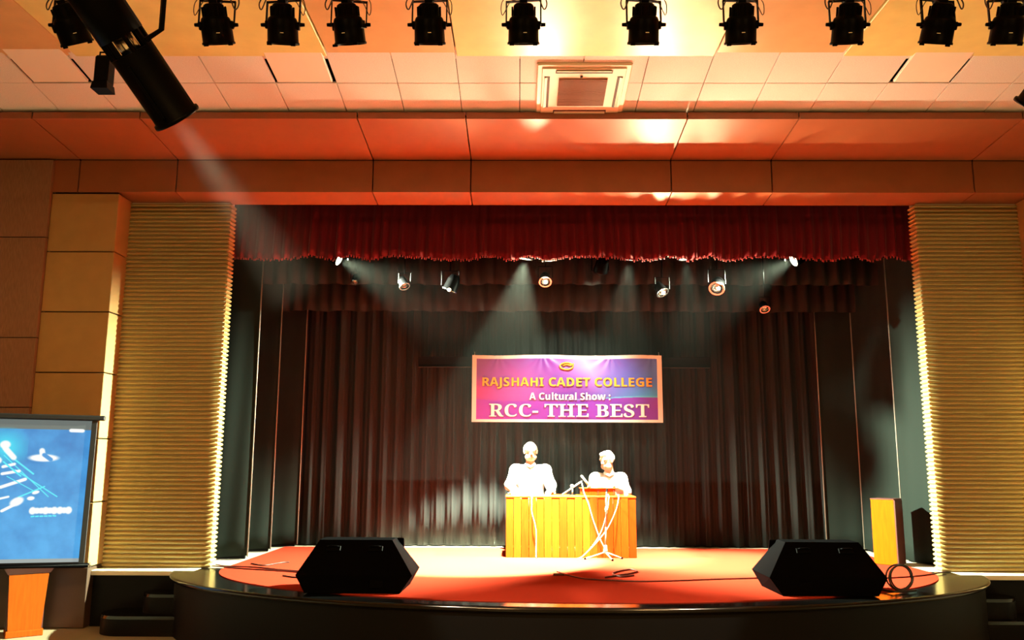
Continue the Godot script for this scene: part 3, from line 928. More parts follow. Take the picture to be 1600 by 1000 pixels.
func build_table() -> void:
	var t := thing("planked_table", "wooden table with a front of orange vertical planks", "table", Vector3(0.61, ST + 0.008, -10.3))
	var n := 17
	var w := 1.533 / n
	for i in n:
		part("front_plank", bevel(Vector3(w - 0.003, 0.684, 0.02), 0.003), [M.wood_a, M.wood_b, M.wood_c][(i * 5 + i / 3) % 3], t, Vector3(-0.7665 + w * (i + 0.5), 0.342, 0.25 + 0.002 * ((i * 3) % 2)))
	for s in [-1.0, 1.0]:
		part("side_panel", bevel(Vector3(0.02, 0.684, 0.44), 0.003), M.wood_b, t, Vector3(s * 0.755, 0.342, 0.015))
	part("top", bevel(Vector3(1.54, 0.02, 0.515), 0.002), M.wood_a, t, Vector3(0, 0.694, 0.005))
	part("shelf", bevel(Vector3(1.49, 0.018, 0.40), 0.003), M.wood_b, t, Vector3(0, 0.40, 0.02))
	# the low wooden instrument box on the table
	var h := thing("wooden_box", "small brown wooden box on the table before the leaning person", "box", Vector3(0.96, TOP, -10.42))
	part("body", bevel(Vector3(0.42, 0.075, 0.16), 0.005), M.wood_b, h, Vector3(0, 0.0375, 0))
	part("lid", bevel(Vector3(0.44, 0.012, 0.18), 0.003), M.wood_b, h, Vector3(0, 0.081, 0))
	for k in 3:
		part("front_strip", bevel(Vector3(0.008, 0.06, 0.006), 0.001), M.wood_dark, h, Vector3(-0.19 + k * 0.19, 0.037, 0.082))
	var g := thing("drinking_glass", "small drinking glass at the table end past the wooden box", "glass", Vector3(1.30, TOP, -10.35))
	var gm := mat(Color(0.9, 0.95, 0.95, 0.3), 0.05)
	gm.transparency = BaseMaterial3D.TRANSPARENCY_ALPHA
	part("glass_wall", lathe([Vector2(0.028, 0.085), Vector2(0.024, 0.0), Vector2(0, 0.0)], 16), gm, g)

# ---------------------------------------------------------------- people
func head_bones(c: Vector3, b: Basis) -> Array:
	var q := func(x, y, z): return c + b * Vector3(x, y, z)
	return [[q.call(0, 0.035, -0.018), q.call(0, 0.035, 0.012), 0.083, 0.078], [q.call(0, -0.02, 0.02), q.call(0, -0.06, 0.03), 0.064, 0.052],
		[q.call(0, -0.088, 0.052), q.call(0, -0.09, 0.05), 0.024, 0.024], [q.call(-0.035, -0.07, 0.02), q.call(0.035, -0.07, 0.02), 0.04, 0.04],
		[q.call(0, 0.01, 0.088), q.call(0, -0.022, 0.106), 0.010, 0.014], [q.call(-0.012, -0.026, 0.096), q.call(0.012, -0.026, 0.096), 0.009, 0.009],
		[q.call(-0.04, 0.022, 0.076), q.call(0.04, 0.022, 0.076), 0.014, 0.014],
		[q.call(-0.018, -0.054, 0.081), q.call(0.018, -0.054, 0.081), 0.008, 0.008], [q.call(-0.016, -0.064, 0.078), q.call(0.016, -0.064, 0.078), 0.008, 0.008],
		[q.call(-0.082, 0.012, -0.005), q.call(-0.080, -0.022, 0.0), 0.014, 0.010], [q.call(0.082, 0.012, -0.005), q.call(0.080, -0.022, 0.0), 0.014, 0.010],
		[q.call(0, -0.05, -0.03), q.call(0, -0.16, -0.035), 0.055, 0.056]]

func hand_bones(wrist: Vector3, dir: Vector3, up: Vector3, thumb_side: float, curl: float) -> Array:
	# palm along dir, its back along up, fingers bending away from up by curl
	var d := dir.normalized()
	var s := d.cross(up).normalized()
	var u := s.cross(d).normalized()
	var out := [[wrist - d * 0.03, wrist + d * 0.01, 0.026, 0.025]]
	for k in 4:
		var o := (k - 1.5) * 0.020 * -thumb_side
		var root := wrist + d * 0.085 + s * o
		out.append([wrist + d * 0.012 + s * o * 0.55, root, 0.015, 0.0125])
		var len: float = [0.038, 0.043, 0.040, 0.031][k]
		var p := root
		var a := curl * 0.7
		for j in 3:
			var e = p + (d * cos(a) - u * sin(a)) * len * [1.0, 0.72, 0.58][j]
			out.append([p, e, 0.0100 - j * 0.0009, 0.0094 - j * 0.0010])
			p = e
			a += curl
	var tr := wrist + d * 0.025 + s * 0.026 * thumb_side
	var t1 := tr + (d * 0.62 + s * thumb_side * 0.72 - u * 0.2).normalized() * 0.042
	var t2 := t1 + (d * 0.85 + s * thumb_side * 0.35 - u * 0.35).normalized() * 0.034
	out.append([tr, t1, 0.0145, 0.011])
	out.append([t1, t2, 0.0108, 0.0088])
	return out

func joined(list: Array) -> ArrayMesh:
	var st := SurfaceTool.new()
	st.begin(Mesh.PRIMITIVE_TRIANGLES)
	for m in list: st.append_from(m, 0, Transform3D.IDENTITY)
	return st.commit()

func person(label: String, base: Vector3, p: Dictionary) -> void:
	var t := thing("person", label, "person", base)
	var o := -base
	var c: Vector3 = p.head
	var hb := Basis.from_euler(p.turn)
	var neck: Vector3 = c + hb * Vector3(0, -0.13, -0.03)
	var chest: Vector3 = p.chest
	var hip: Vector3 = p.hip
	var sl: Vector3 = p.shoulder_l
	var sr: Vector3 = p.shoulder_r
	var sh := func(list: Array, grow: float) -> Array:
		return list.map(func(b): return [b[0] + o, b[1] + o, b[2] + grow, b[3] + grow])
	var knee_l := hip + Vector3(-0.13, 0.0, 0.40)
	var knee_r := hip + Vector3(0.13, 0.0, 0.40)
	var foot_l := Vector3(knee_l.x, ST + 0.082, knee_l.z - 0.02)
	var foot_r := Vector3(knee_r.x, ST + 0.082, knee_r.z - 0.02)
	var trunk := [[neck, chest.lerp(neck, 0.35), 0.056, 0.07], [sl, sr, 0.062, 0.062], [chest + Vector3(-0.055, 0, 0), chest + Vector3(0.055, 0, 0), 0.115, 0.115],
		[chest + Vector3(-0.05, 0, 0), hip + Vector3(-0.05, 0.05, 0), 0.11, 0.115], [chest + Vector3(0.05, 0, 0), hip + Vector3(0.05, 0.05, 0), 0.11, 0.115]]
	var arms := [[sl, p.elbow_l, 0.056, 0.043], [p.elbow_l, p.wrist_l, 0.043, 0.028], [sr, p.elbow_r, 0.056, 0.043], [p.elbow_r, p.wrist_r, 0.043, 0.028]]
	var legs := [[hip + Vector3(-0.09, 0, 0), knee_l, 0.09, 0.065], [hip + Vector3(0.09, 0, 0), knee_r, 0.09, 0.065], [knee_l, foot_l, 0.06, 0.045], [knee_r, foot_r, 0.06, 0.045]]
	var feet := [[foot_l + Vector3(0, -0.02, -0.03), foot_l + Vector3(0, -0.027, 0.12), 0.04, 0.034], [foot_r + Vector3(0, -0.02, -0.03), foot_r + Vector3(0, -0.027, 0.12), 0.04, 0.034]]
	var all := trunk + arms + legs + feet
	var body := joined([field(sh.call(all, 0.0), 0.03, 0.016), field(sh.call(head_bones(c, hb), 0.0), 0.016, 0.0055),
		field(sh.call(hand_bones(p.wrist_l, p.point_l, p.back_l, 1.0, p.curl_l), 0.0), 0.008, 0.004), field(sh.call(hand_bones(p.wrist_r, p.point_r, p.back_r, -1.0, p.curl_r), 0.0), 0.008, 0.004)])
	part("body", body, M.skin, t)
	part("shirt", field(sh.call(trunk.slice(1) + arms.map(func(b): return [b[0], b[1], b[2] + 0.006, b[3] + 0.010]), 0.012), 0.045, 0.014), M.shirt, t)
	part("collar", field(sh.call([[neck + Vector3(-0.05, -0.035, 0.03), neck + Vector3(0.0, -0.06, 0.075), 0.02, 0.014], [neck + Vector3(0.05, -0.035, 0.03), neck + Vector3(0.0, -0.06, 0.075), 0.02, 0.014], [neck + Vector3(-0.05, -0.03, 0.02), neck + Vector3(0, -0.02, -0.05), 0.02, 0.02], [neck + Vector3(0.05, -0.03, 0.02), neck + Vector3(0, -0.02, -0.05), 0.02, 0.02]], 0.0), 0.01, 0.007), M.shirt, t)
	part("trousers", field(sh.call(legs + [[hip + Vector3(-0.06, 0.02, 0), hip + Vector3(0.06, 0.02, 0), 0.12, 0.12]], 0.012), 0.04, 0.018), M.trousers, t)
	var shoes := field(sh.call(feet, 0.006), 0.01, 0.012)
	part("shoes", shoes, M.hair, t)
	var q := func(x, y, z): return c + hb * Vector3(x, y, z)
	var hair := [[q.call(0, 0.055, -0.03), q.call(0, 0.062, 0.012), 0.072, 0.062], [q.call(-0.028, 0.03, -0.035), q.call(0.028, 0.03, -0.035), 0.064, 0.064], [q.call(0, -0.02, -0.045), q.call(0, -0.035, -0.045), 0.052, 0.042]]
	if p.has("fringe"): hair += [[q.call(-0.03, 0.085, 0.06), q.call(0.03, 0.085, 0.06), 0.026, 0.026], [q.call(0.0, 0.085, 0.07), q.call(0.0, 0.078, 0.115), 0.022, 0.012]]
	part("cap" if p.has("fringe") else "hair", field(sh.call(hair, 0.0), 0.02, 0.007), M.shirt if p.has("fringe") else M.hair_overlit, t)
	for s in [-1.0, 1.0]:
		part("eye", lathe([Vector2(0, 0.011), Vector2(0.008, 0.008), Vector2(0.011, 0), Vector2(0.008, -0.008), Vector2(0, -0.011)], 10), M.eye, t, q.call(s * 0.032, 0.002, 0.074) + o)
	for s in [-1.0, 1.0]:
		part("iris", lathe([Vector2(0, 0.006), Vector2(0.0045, 0.0042), Vector2(0.006, 0), Vector2(0.0045, -0.0042), Vector2(0, -0.006)], 8), M.hair, t, q.call(s * 0.031, 0.001, 0.0805) + o)
	var stool := thing("stool", "plain wooden stool under the " + p.who, "stool", Vector3(hip.x, ST, hip.z))
	part("seat", bevel(Vector3(0.38, 0.03, 0.34), 0.006), M.wood_b, stool, Vector3(0, hip.y - ST - 0.152, 0))
	for sx in [-1.0, 1.0]:
		for sz in [-1.0, 1.0]:
			part("leg", tube([Vector3(sx * 0.14, hip.y - ST - 0.165, sz * 0.12), Vector3(sx * 0.16, 0.013, sz * 0.14)], 0.016, 8), M.wood_b, stool)

func build_people() -> void:
	person("person in a white shirt sitting upright at the table, holding a rolled paper", Vector3(0.14, ST, -10.86), {
		"who": "person holding the rolled paper", "head": Vector3(0.145, 1.795, -10.82), "turn": Vector3(0.05, 0.1, 0.0), "chest": Vector3(0.145, 1.45, -10.88), "hip": Vector3(0.145, 1.13, -10.9),
		"shoulder_l": Vector3(-0.045, 1.555, -10.88), "shoulder_r": Vector3(0.335, 1.555, -10.88), "elbow_l": Vector3(-0.115, 1.37, -10.74), "elbow_r": Vector3(0.40, 1.37, -10.74),
		"wrist_l": Vector3(-0.06, 1.315, -10.50), "wrist_r": Vector3(0.40, 1.315, -10.50), "point_l": Vector3(0.05, -0.1, 1), "point_r": Vector3(-0.4, -0.12, 1), "back_l": Vector3(-0.6, 0.6, 0), "back_r": Vector3.UP, "curl_l": 0.75, "curl_r": 0.3})
	person("person in a white shirt leaning over the small wooden box, face turned to the microphone", Vector3(1.13, ST, -10.86), {
		"who": "person leaning over the wooden box", "head": Vector3(1.115, 1.685, -10.78), "turn": Vector3(0.12, -0.7, 0.0), "chest": Vector3(1.14, 1.36, -10.87), "hip": Vector3(1.15, 1.07, -10.92), "fringe": true,
		"shoulder_l": Vector3(0.975, 1.455, -10.85), "shoulder_r": Vector3(1.305, 1.455, -10.86), "elbow_l": Vector3(0.92, 1.31, -10.70), "elbow_r": Vector3(1.345, 1.30, -10.72),
		"wrist_l": Vector3(0.90, 1.375, -10.53), "wrist_r": Vector3(1.17, 1.375, -10.54), "point_l": Vector3(0.15, 0.03, 1), "point_r": Vector3(-0.5, 0.03, 1), "back_l": Vector3.UP, "back_r": Vector3.UP, "curl_l": 0.35, "curl_r": 0.35})
	var pp := thing("rolled_paper", "rolled white paper held over the table by the upright person", "paper", Vector3(-0.085, 1.29, -10.41))
	part("roll", tube([Vector3(-0.05, -0.008, 0.0), Vector3(0.075, 0.045, 0.0)], 0.011, 10), M.paper, pp)

# ---------------------------------------------------------------- microphones and cables
func build_microphones() -> void:
	var t := thing("table_microphone", "microphone on a short boom stand standing on the table between the people", "microphone", Vector3(0.648, TOP, -10.34))
	part("base", lathe([Vector2(0, 0.014), Vector2(0.03, 0.012), Vector2(0.045, 0.004), Vector2(0.045, 0), Vector2(0, 0)], 18), M.metal_black, t)
	part("post", tube([Vector3(0, 0.01, 0), Vector3(0, 0.10, 0)], 0.009, 8), M.cable_white, t)
	part("clutch", lathe([Vector2(0, 0.022), Vector2(0.016, 0.018), Vector2(0.022, 0), Vector2(0.016, -0.018), Vector2(0, -0.022)], 12), M.cable_white, t, Vector3(-0.004, 0.105, 0))
	part("boom", tube([Vector3(-0.118, 0.008, 0.01), Vector3(0.115, 0.165, 0)], 0.009, 8), M.cable_white, t)
	var m := part("microphone_body", tube([Vector3(0.108, 0.235, 0), Vector3(0.16, 0.17, 0), Vector3(0.20, 0.12, 0)], 0.012, 10, true, 0.017), M.cable_white, t)
	part("grille", lathe([Vector2(0, 0.022), Vector2(0.016, 0.016), Vector2(0.022, 0), Vector2(0.016, -0.016), Vector2(0, -0.022)], 14), M.cable_white, m, Vector3(0.205, 0.112, 0))
	part("clip", tube([Vector3(0.112, 0.163, 0), Vector3(0.122, 0.212, 0)], 0.008, 6), M.metal_black, t)
	var s := thing("microphone_stand", "floor microphone stand with a small tripod foot before the planked table front", "stand", Vector3(1.0, ST + 0.008, -9.93))
	part("pole", tube([Vector3(0, 0.10, 0), Vector3(0.006, 0.36, 0)], 0.009, 10), M.cable_grey, s)
	part("upper_pole", tube([Vector3(0.006, 0.34, 0), Vector3(0.02, 0.76, 0)], 0.008, 10), M.cable_grey, s)
	part("clutch", lathe([Vector2(0, 0.03), Vector2(0.014, 0.028), Vector2(0.017, 0), Vector2(0.014, -0.028), Vector2(0, -0.03)], 12), M.cable_white, s, Vector3(0.015, 0.56, 0))
	part("hub", lathe([Vector2(0, 0.06), Vector2(0.016, 0.055), Vector2(0.024, 0.0), Vector2(0.018, -0.04), Vector2(0, -0.045)], 12), M.cable_white, s, Vector3(0, 0.10, 0))
	for e in [Vector3(-0.24, 0.008, 0.04), Vector3(0.06, 0.008, 0.17), Vector3(0.19, 0.008, -0.02)]:
		part("leg", tube([Vector3(0, 0.08, 0), e], 0.007, 8), M.cable_white, s)
		part("rubber_foot", lathe([Vector2(0, 0.014), Vector2(0.012, 0.01), Vector2(0.013, -0.006), Vector2(0, -0.008)], 10), M.metal_black, s, e)
	part("microphone_clip", tube([Vector3(0.02, 0.74, 0), Vector3(0.03, 0.79, -0.03)], 0.012, 8), M.metal_black, s)
	var cords := [
		["hanging over the table front below the upright person", [Vector3(0.14, TOP + 0.01, -10.2), Vector3(0.148, TOP + 0.006, -10.05), Vector3(0.148, 1.18, -10.008), Vector3(0.15, 1.08, -10.005), Vector3(0.185, 0.95, -10.005), Vector3(0.20, 0.85, -10.005), Vector3(0.20, 0.66, -10.0), Vector3(0.20, ST + 0.015, -9.97)]],
		["running taut from the table microphone to the foot of the stand", [Vector3(0.76, 1.43, -10.33), Vector3(0.775, 1.30, -10.10), Vector3(0.81, 1.20, -9.99), Vector3(0.86, 1.02, -9.98), Vector3(0.93, 0.82, -9.97), Vector3(0.985, 0.70, -9.95)]],
		["drooping from the wooden box to the stage floor", [Vector3(1.06, TOP + 0.02, -10.3), Vector3(1.058, TOP + 0.006, -10.05), Vector3(1.045, 1.18, -9.99), Vector3(1.015, 1.05, -9.98), Vector3(0.96, 0.88, -9.97), Vector3(0.86, 0.72, -9.96), Vector3(0.74, 0.60, -9.95), Vector3(0.68, ST + 0.014, -9.93)]],
		["drooping widest, from beside the drinking glass to the floor", [Vector3(1.19, TOP + 0.006, -10.3), Vector3(1.175, TOP + 0.006, -10.05), Vector3(1.15, 1.17, -9.98), Vector3(1.095, 1.03, -9.97), Vector3(1.02, 0.90, -9.95), Vector3(0.93, 0.79, -9.93), Vector3(0.80, 0.66, -9.91), Vector3(0.70, ST + 0.02, -9.88), Vector3(0.66, ST + 0.014, -9.87)]]]
	for c in cords:
		var o := part("microphone_cable", tube(curve(c[1], 6), 0.0055, 7), M.cable_white, self)
		tag(o, "glare-whitened microphone cable " + c[0], "cable", "cables hanging from the table")

# ---------------------------------------------------------------- banner
func build_banner() -> void:
	var x0 := -0.633
	var x1 := 1.899
	var y0 := 2.181
	var y1 := 3.072
	var w := x1 - x0
	var h := y1 - y0
	var t := thing("printed_banner", "purple and blue printed banner with white edge hung on the backdrop", "banner", Vector3((x0 + x1) / 2, (y0 + y1) / 2, -11.08))
	var im := Image.create(512, 192, false, Image.FORMAT_RGB8)
	for j in 192:
		for i in 512:
			var u := i / 511.0
			var v := j / 191.0
			var c := Color(0.36, 0.13, 0.58)
			c = c.lerp(Color(0.58, 0.27, 0.66), clampf(1.0 - absf(u - 0.22) * 3.2, 0, 1) * clampf(1.2 - absf(v - 0.5) * 2.0, 0, 1))
			c = c.lerp(Color(0.70, 0.20, 0.54), clampf(1.0 - u * 7.0, 0, 1) * clampf(1.0 - absf(v - 0.55) * 4.0, 0, 1))
			c = c.lerp(Color(0.72, 0.62, 0.84), clampf(1.0 - absf(u - 0.62 - (v - 0.2) * 0.2) * 5.0, 0, 1) * clampf(1.3 - v * 1.8, 0, 1) * 0.8)
			var blue := clampf((u - 0.60) * 3.0 - maxf(0.0, 0.30 - v) * 0.8, 0, 1)
			c = c.lerp(Color(0.24, 0.42, 0.86).lerp(Color(0.18, 0.64, 0.90), clampf((v - 0.35) * 3.0, 0, 1)), blue)
			var arc := 0.66 + 0.03 * sin(u * 5.0)
			if v > arc: c = Color(0.50, 0.17, 0.70).lerp(Color(0.40, 0.16, 0.68), u)
			elif v > arc - 0.02 and u > 0.45: c = c.lerp(Color(0.35, 0.75, 0.85), 0.6)
			if u < 0.023 or u > 0.975 or v < 0.05 or v > 0.962: c = Color(0.95, 0.93, 0.94)
			im.set_pixel(i, j, c)
	var m := mat(Color.WHITE, 0.42)
	m.albedo_texture = ImageTexture.create_from_image(im)
	var st := mb(true)
	var nx := 150
	var ny := 50
	var pt := func(u: float, v: float) -> Vector3:
		var z := 0.004 * sin(u * 9.0) + 0.003 * sin(u * 31.0)
		var top := clampf(1.0 - v * 3.4, 0, 1)
		for k in [[0.14, 0.5], [0.37, 0.9], [0.735, 1.0], [0.95, 0.6]]:
			var a := atan2(v * 0.35 + 0.01, u - k[0])
			z += k[1] * 0.010 * top * sin(a * 11.0) * clampf(1.0 - absf(u - k[0]) * 5.5, 0, 1)
		z += 0.003 * clampf((v - 0.9) * 10.0, 0, 1) * sin(u * 60.0)
		var sag := -0.006 * sin(u * PI * 4.0) * (1.0 - v)
		return Vector3((u - 0.5) * w, (0.5 - v) * h + sag, z)
	for j in ny:
		for i in nx:
			var q := [[i, j + 1], [i + 1, j + 1], [i + 1, j], [i, j]]
			for k in [0, 2, 1, 0, 3, 2]:
				var u := float(q[k][0]) / nx
				var v := float(q[k][1]) / ny
				st.set_uv(Vector2(u, v))
				st.add_vertex(pt.call(u, v))
	part("sheet", done(st), m, t)
	part("backing", bevel(Vector3(w - 0.01, h - 0.02, 0.004), 0.001), M.paper, t, Vector3(0, 0, -0.028))
	var sans := SystemFont.new()
	sans.font_names = PackedStringArray(["Droid Sans"])
	sans.font_weight = 700
	var bold := FontVariation.new()
	bold.base_font = sans
	bold.variation_embolden = 0.0
	var serif := SystemFont.new()
	serif.font_names = PackedStringArray(["Droid Serif"])
	serif.font_weight = 700
	var heavy := FontVariation.new()
	heavy.base_font = serif
	heavy.variation_embolden = 0.0
	var gold := mat(Color(0.98, 0.66, 0.18), 0.45)
	var dark := mat(Color(0.38, 0.06, 0.32), 0.5)
	var white := mat(Color(0.97, 0.96, 0.97), 0.45)
	var rows := [["RAJSHAHI CADET COLLEGE", 2.255, 0.150, 0.63, 2.711, bold, gold, "orange capital letters"], ["A Cultural Show :", 1.075, 0.098, 0.672, 2.520, bold, white, "small white letters"], ["RCC- THE BEST", 2.12, 0.172, 0.655, 2.333, heavy, white, "large white serif capitals"]]
	for r in rows:
		var text := letters(r[0], r[1], r[2], 0.004, r[5])
		for k in 2:
			var o := part("lettering" if k == 0 else "letter_shadow", text, r[6] if k == 0 else dark, t, Vector3(r[3], r[4] - (0.007 if k == 1 else 0.0), -11.08) - t.position + Vector3(0.006 * k, 0, 0.016 - 0.003 * k))
			o.scale = text.get_meta("fit")
			if k == 0: o.set_meta("label", r[7])
	# emblem: a golden oval ring with a pointed eye in it
	var ring := []
	for k in 25:
		var a := TAU * k / 24
		ring.append(Vector3(cos(a) * 0.088, sin(a) * 0.045, 0))
	var e := part("emblem_ring", tube(ring, 0.011, 6), gold, t, Vector3(0.628, 2.925, -11.062) - t.position)
	part("emblem_bar", tube([Vector3(-0.05, 0.004, 0.0), Vector3(0.0, 0.022, 0.0), Vector3(0.05, 0.008, 0.0), Vector3(0.10, 0.036, 0.0)], 0.009, 6), gold, e)
	for s in [[x0 + 0.03, y1], [x1 - 0.03, y1]]:
		part("tie_cord", tube([Vector3(s[0], s[1] - 0.02, -11.085) - t.position, Vector3(s[0], s[1] + 0.05, -11.13) - t.position], 0.004, 5), M.cable_white, t)

# ---------------------------------------------------------------- stage monitors
func build_monitors() -> void:
	for q in [[-1.425, -7.72, "left", 1.0, 0.0], [2.655, -7.72, "right", -1.0, 0.0]]:
		var t := thing("stage_monitor", "black wedge stage monitor on the apron %s, seen from behind" % ("nearer the projection screen" if q[3] > 0 else "nearer the cable coil"), "loudspeaker", Vector3(q[0], ST + 0.008, q[1]), "wedge monitors on the apron")
		t.scale = Vector3(q[3], 1, 1) if q[3] > 0 else Vector3.ONE
		var k: float = q[3]
		var low := [Vector3(-0.42, 0, 0.30), Vector3(0.40, 0, 0.32), Vector3(0.42, 0, -0.25), Vector3(-0.42, 0, -0.25)]
		var mid := [Vector3(-0.505, 0.15, 0.30), Vector3(0.505, 0.15, 0.30), Vector3(0.505, 0.15, -0.25), Vector3(-0.505, 0.15, -0.25)]
		var upp := [Vector3(-0.345, 0.43, 0.12), Vector3(0.30, 0.43, 0.12), Vector3(0.30, 0.43, -0.12), Vector3(-0.345, 0.43, -0.12)]
		if k < 0:
			for a in [low, mid, upp]:
				var f := [a[1], a[0], a[3], a[2]].map(func(v): return Vector3(-v.x, v.y, v.z))
				a.assign(f)
		part("cabinet", joined([convex(mid, low), convex(upp, mid)]), M.cab_black, t)
		for i in 2:
			var hx := (-0.21 + 0.37 * i) * k
			var h := part("carrying_handle", bevel(Vector3(0.13, 0.05, 0.016), 0.004), M.metal_black, t, Vector3(hx, 0.36, 0.172), Vector3(-0.57, 0, 0))
			part("grip", tube([Vector3(-0.05, 0.012, 0.01), Vector3(-0.03, 0.012, 0.024), Vector3(0.03, 0.012, 0.024), Vector3(0.05, 0.012, 0.01)], 0.007, 6), M.metal_black, h)
		part("speaker_grille", bevel(Vector3(0.74, 0.30, 0.012), 0.004), M.metal_black, t, Vector3(0, 0.29, -0.19), Vector3(0.43, 0, 0))
		part("connector_plate", bevel(Vector3(0.12, 0.07, 0.01), 0.003), M.metal_black, t, Vector3(0.2 * k, 0.08, 0.312))

# ---------------------------------------------------------------- projection screen and lectern
func blob(im: Image, x: float, y: float, rx: float, ry: float, turn: float, c: Color, soft := 0.35) -> void:
	var r := maxf(rx, ry) * 1.3
	for j in range(maxi(0, int(y - r)), mini(im.get_height(), int(y + r) + 1)):
		for i in range(maxi(0, int(x - r)), mini(im.get_width(), int(x + r) + 1)):
			var d := Vector2(i - x, j - y).rotated(-turn)
			var q := sqrt(pow(d.x / rx, 2) + pow(d.y / ry, 2))
			var a := clampf((1.0 + soft / 2 - q) / soft, 0, 1)
			if a > 0: im.set_pixel(i, j, im.get_pixel(i, j).lerp(c, a))

func stroke(im: Image, a: Vector2, b: Vector2, w: float, c: Color) -> void:
	var n := int(a.distance_to(b) / maxf(w * 0.5, 1.0)) + 1
	for k in n + 1:
		var p := a.lerp(b, float(k) / n)
		blob(im, p.x, p.y, w, w, 0, c, 0.6)

func build_screen() -> void:
	# picture: 1.9 m wide, 1.4 m high
	var W := 570
	var H := 420
	var im := Image.create(W, H, false, Image.FORMAT_RGB8)
	var n := FastNoiseLite.new()
	n.seed = 4
	n.frequency = 0.012
	for j in H:
		for i in W:
			var c := Color(0.20, 0.52, 0.80).lerp(Color(0.32, 0.70, 0.95), clampf(0.55 * j / H + 0.25 + n.get_noise_2d(i, j) * 0.5, 0, 1))
			if j < 28: c = Color(0.42, 0.46, 0.45)
			if j > H - 12: c = Color(0.62, 0.66, 0.66)
			im.set_pixel(i, j, c)
	var px := func(x: float, y: float) -> Vector2:     # a point of the picture: x 0..145 and y 655..880 span the right half
		var y0 := 660.0 - (142.0 - x) * 0.038
		return Vector2(W - (138.0 - x) * 1.62, (y - y0) / (879.5 - y0) * H)
	var wh := Color(1, 1, 1)
	var cy := Color(0.35, 0.95, 1.0)
	blob(im, px.call(2, 698).x, px.call(2, 698).y, 44, 40, 0.5, Color(0.25, 0.85, 0.97), 1.2)
	for l in [[0, 712, 78, 778, 1.4, cy], [20, 735, 92, 778, 1.6, cy], [0, 706, 50, 742, 2.2, cy], [0, 700, 16, 716, 7.0, wh], [0, 730, 18, 726, 4.0, wh], [0, 741, 27, 737, 4.0, wh], [0, 762, 38, 750, 4.5, wh], [0, 780, 14, 777, 3.0, wh], [6, 799, 24, 790, 4.0, wh], [0, 722, 30, 745, 2.0, cy], [8, 745, 60, 772, 1.2, cy], [30, 778, 70, 762, 2.0, cy], [-60, 690, -8, 720, 9.0, wh], [-90, 760, -10, 730, 5.0, cy], [-110, 700, -20, 745, 4.0, cy]]:
		stroke(im, px.call(l[0], l[1]), px.call(l[2], l[3]), l[4], l[5])
	for b in [[28, 785, 19, 12, -0.5], [50, 780, 10, 6, -0.1], [57, 771, 10, 5, -0.3], [0, 695, 14, 12, 0.0]]:
		blob(im, px.call(b[0], b[1]).x, px.call(b[0], b[1]).y, b[2], b[3], b[4], wh)
	# the bowl-shaped mark
	blob(im, px.call(64, 717).x, px.call(64, 717).y, 39, 11, 0.0, wh)
	stroke(im, px.call(60, 705), px.call(63, 717), 7.0, wh)
	stroke(im, px.call(64, 712), px.call(76, 720), 5.0, Color(0.26, 0.60, 0.88))
	# two lines of glowing words, too blurred to read
	stroke(im, px.call(104, 674), px.call(124, 675), 5.0, wh)
	for k in 9:
		var x := 55.0 + k * 7.0 + (2.0 if k > 5 else 0.0)
		blob(im, px.call(x, 799.5).x, px.call(x, 799.5).y, 9.5, 9.0 + (2.0 if k in [0, 3, 5, 6, 8] else 0.0), 0, wh)
	for k in 6: stroke(im, px.call(54 + k * 7, 808.5 - k * 0.2), px.call(58 + k * 7, 808), 2.0, cy)
	var tex := ImageTexture.create_from_image(im)
	var m := mat(Color(0.12, 0.12, 0.12), 0.9)
	m.emission_enabled = true
	m.emission_texture = tex
	m.emission = Color.BLACK
	m.emission_energy_multiplier = 0.95
	var t := thing("projection_screen", "projection screen with black border showing a blue picture, beside the left column", "screen", Vector3(-4.28, 0.705, -8.32))
	t.rotation = Vector3(0, deg_to_rad(16.8), deg_to_rad(-0.64))
	var st := mb()
	var a := [Vector3(-1.9, 0.0, 0), Vector3(0, 0.0, 0), Vector3(0, 1.36, 0), Vector3(-1.9, 1.36, 0)]
	var uv := [Vector2(0, 1), Vector2(1, 1), Vector2(1, 0), Vector2(0, 0)]
	for k in [0, 2, 1, 0, 3, 2]:
		st.set_uv(uv[k])
		st.add_vertex(a[k])
	part("screen_picture", done(st), m, t)
	part("backing", cube(Vector3(-1.95, -0.03, -0.012), Vector3(0.05, 1.40, -0.003)), M.screen_black, t)
	part("border", bevel(Vector3(0.05, 1.42, 0.014), 0.003), M.screen_black, t, Vector3(0.026, 0.68, 0))
	part("border", bevel(Vector3(0.05, 1.48, 0.014), 0.003), M.screen_black, t, Vector3(-1.926, 0.70, 0))
	part("top_case", bevel(Vector3(2.10, 0.05, 0.06), 0.01), M.screen_black, t, Vector3(-0.93, 1.39, 0))
	part("bottom_bar", tube([Vector3(-1.98, -0.03, 0), Vector3(0.09, -0.03, 0)], 0.022, 10), M.metal_black, t)
	part("end_cap", lathe([Vector2(0, 0.012), Vector2(0.022, 0.008), Vector2(0.024, -0.008), Vector2(0, -0.012)], 12), M.chrome, t, Vector3(0.10, -0.03, 0), Vector3(0, 0, PI / 2))
	part("stand_pole", tube([Vector3(-0.95, -0.66, -0.05), Vector3(-0.95, 1.42, -0.05)], 0.016, 8), M.metal_black, t)
	for s in [Vector3(-0.35, -0.70, 0.22), Vector3(0.35, -0.735, 0.22), Vector3(0, -0.72, -0.3)]:
		part("stand_leg", tube([Vector3(-0.95, -0.45, -0.05), Vector3(-0.95 + s.x, s.y, s.z)], 0.011, 8), M.metal_black, t)
	var al := AreaLight3D.new()
	al.name = "screen_light"
	t.add_child(al)
	al.position = Vector3(-0.95, 0.7, 0.02)
	al.rotation = Vector3(0, PI, 0)
	al.area_size = Vector2(1.8, 1.3)
	al.light_energy = 0.25
	al.light_color = Color(0.45, 0.75, 1.0)
	al.shadow_enabled = true
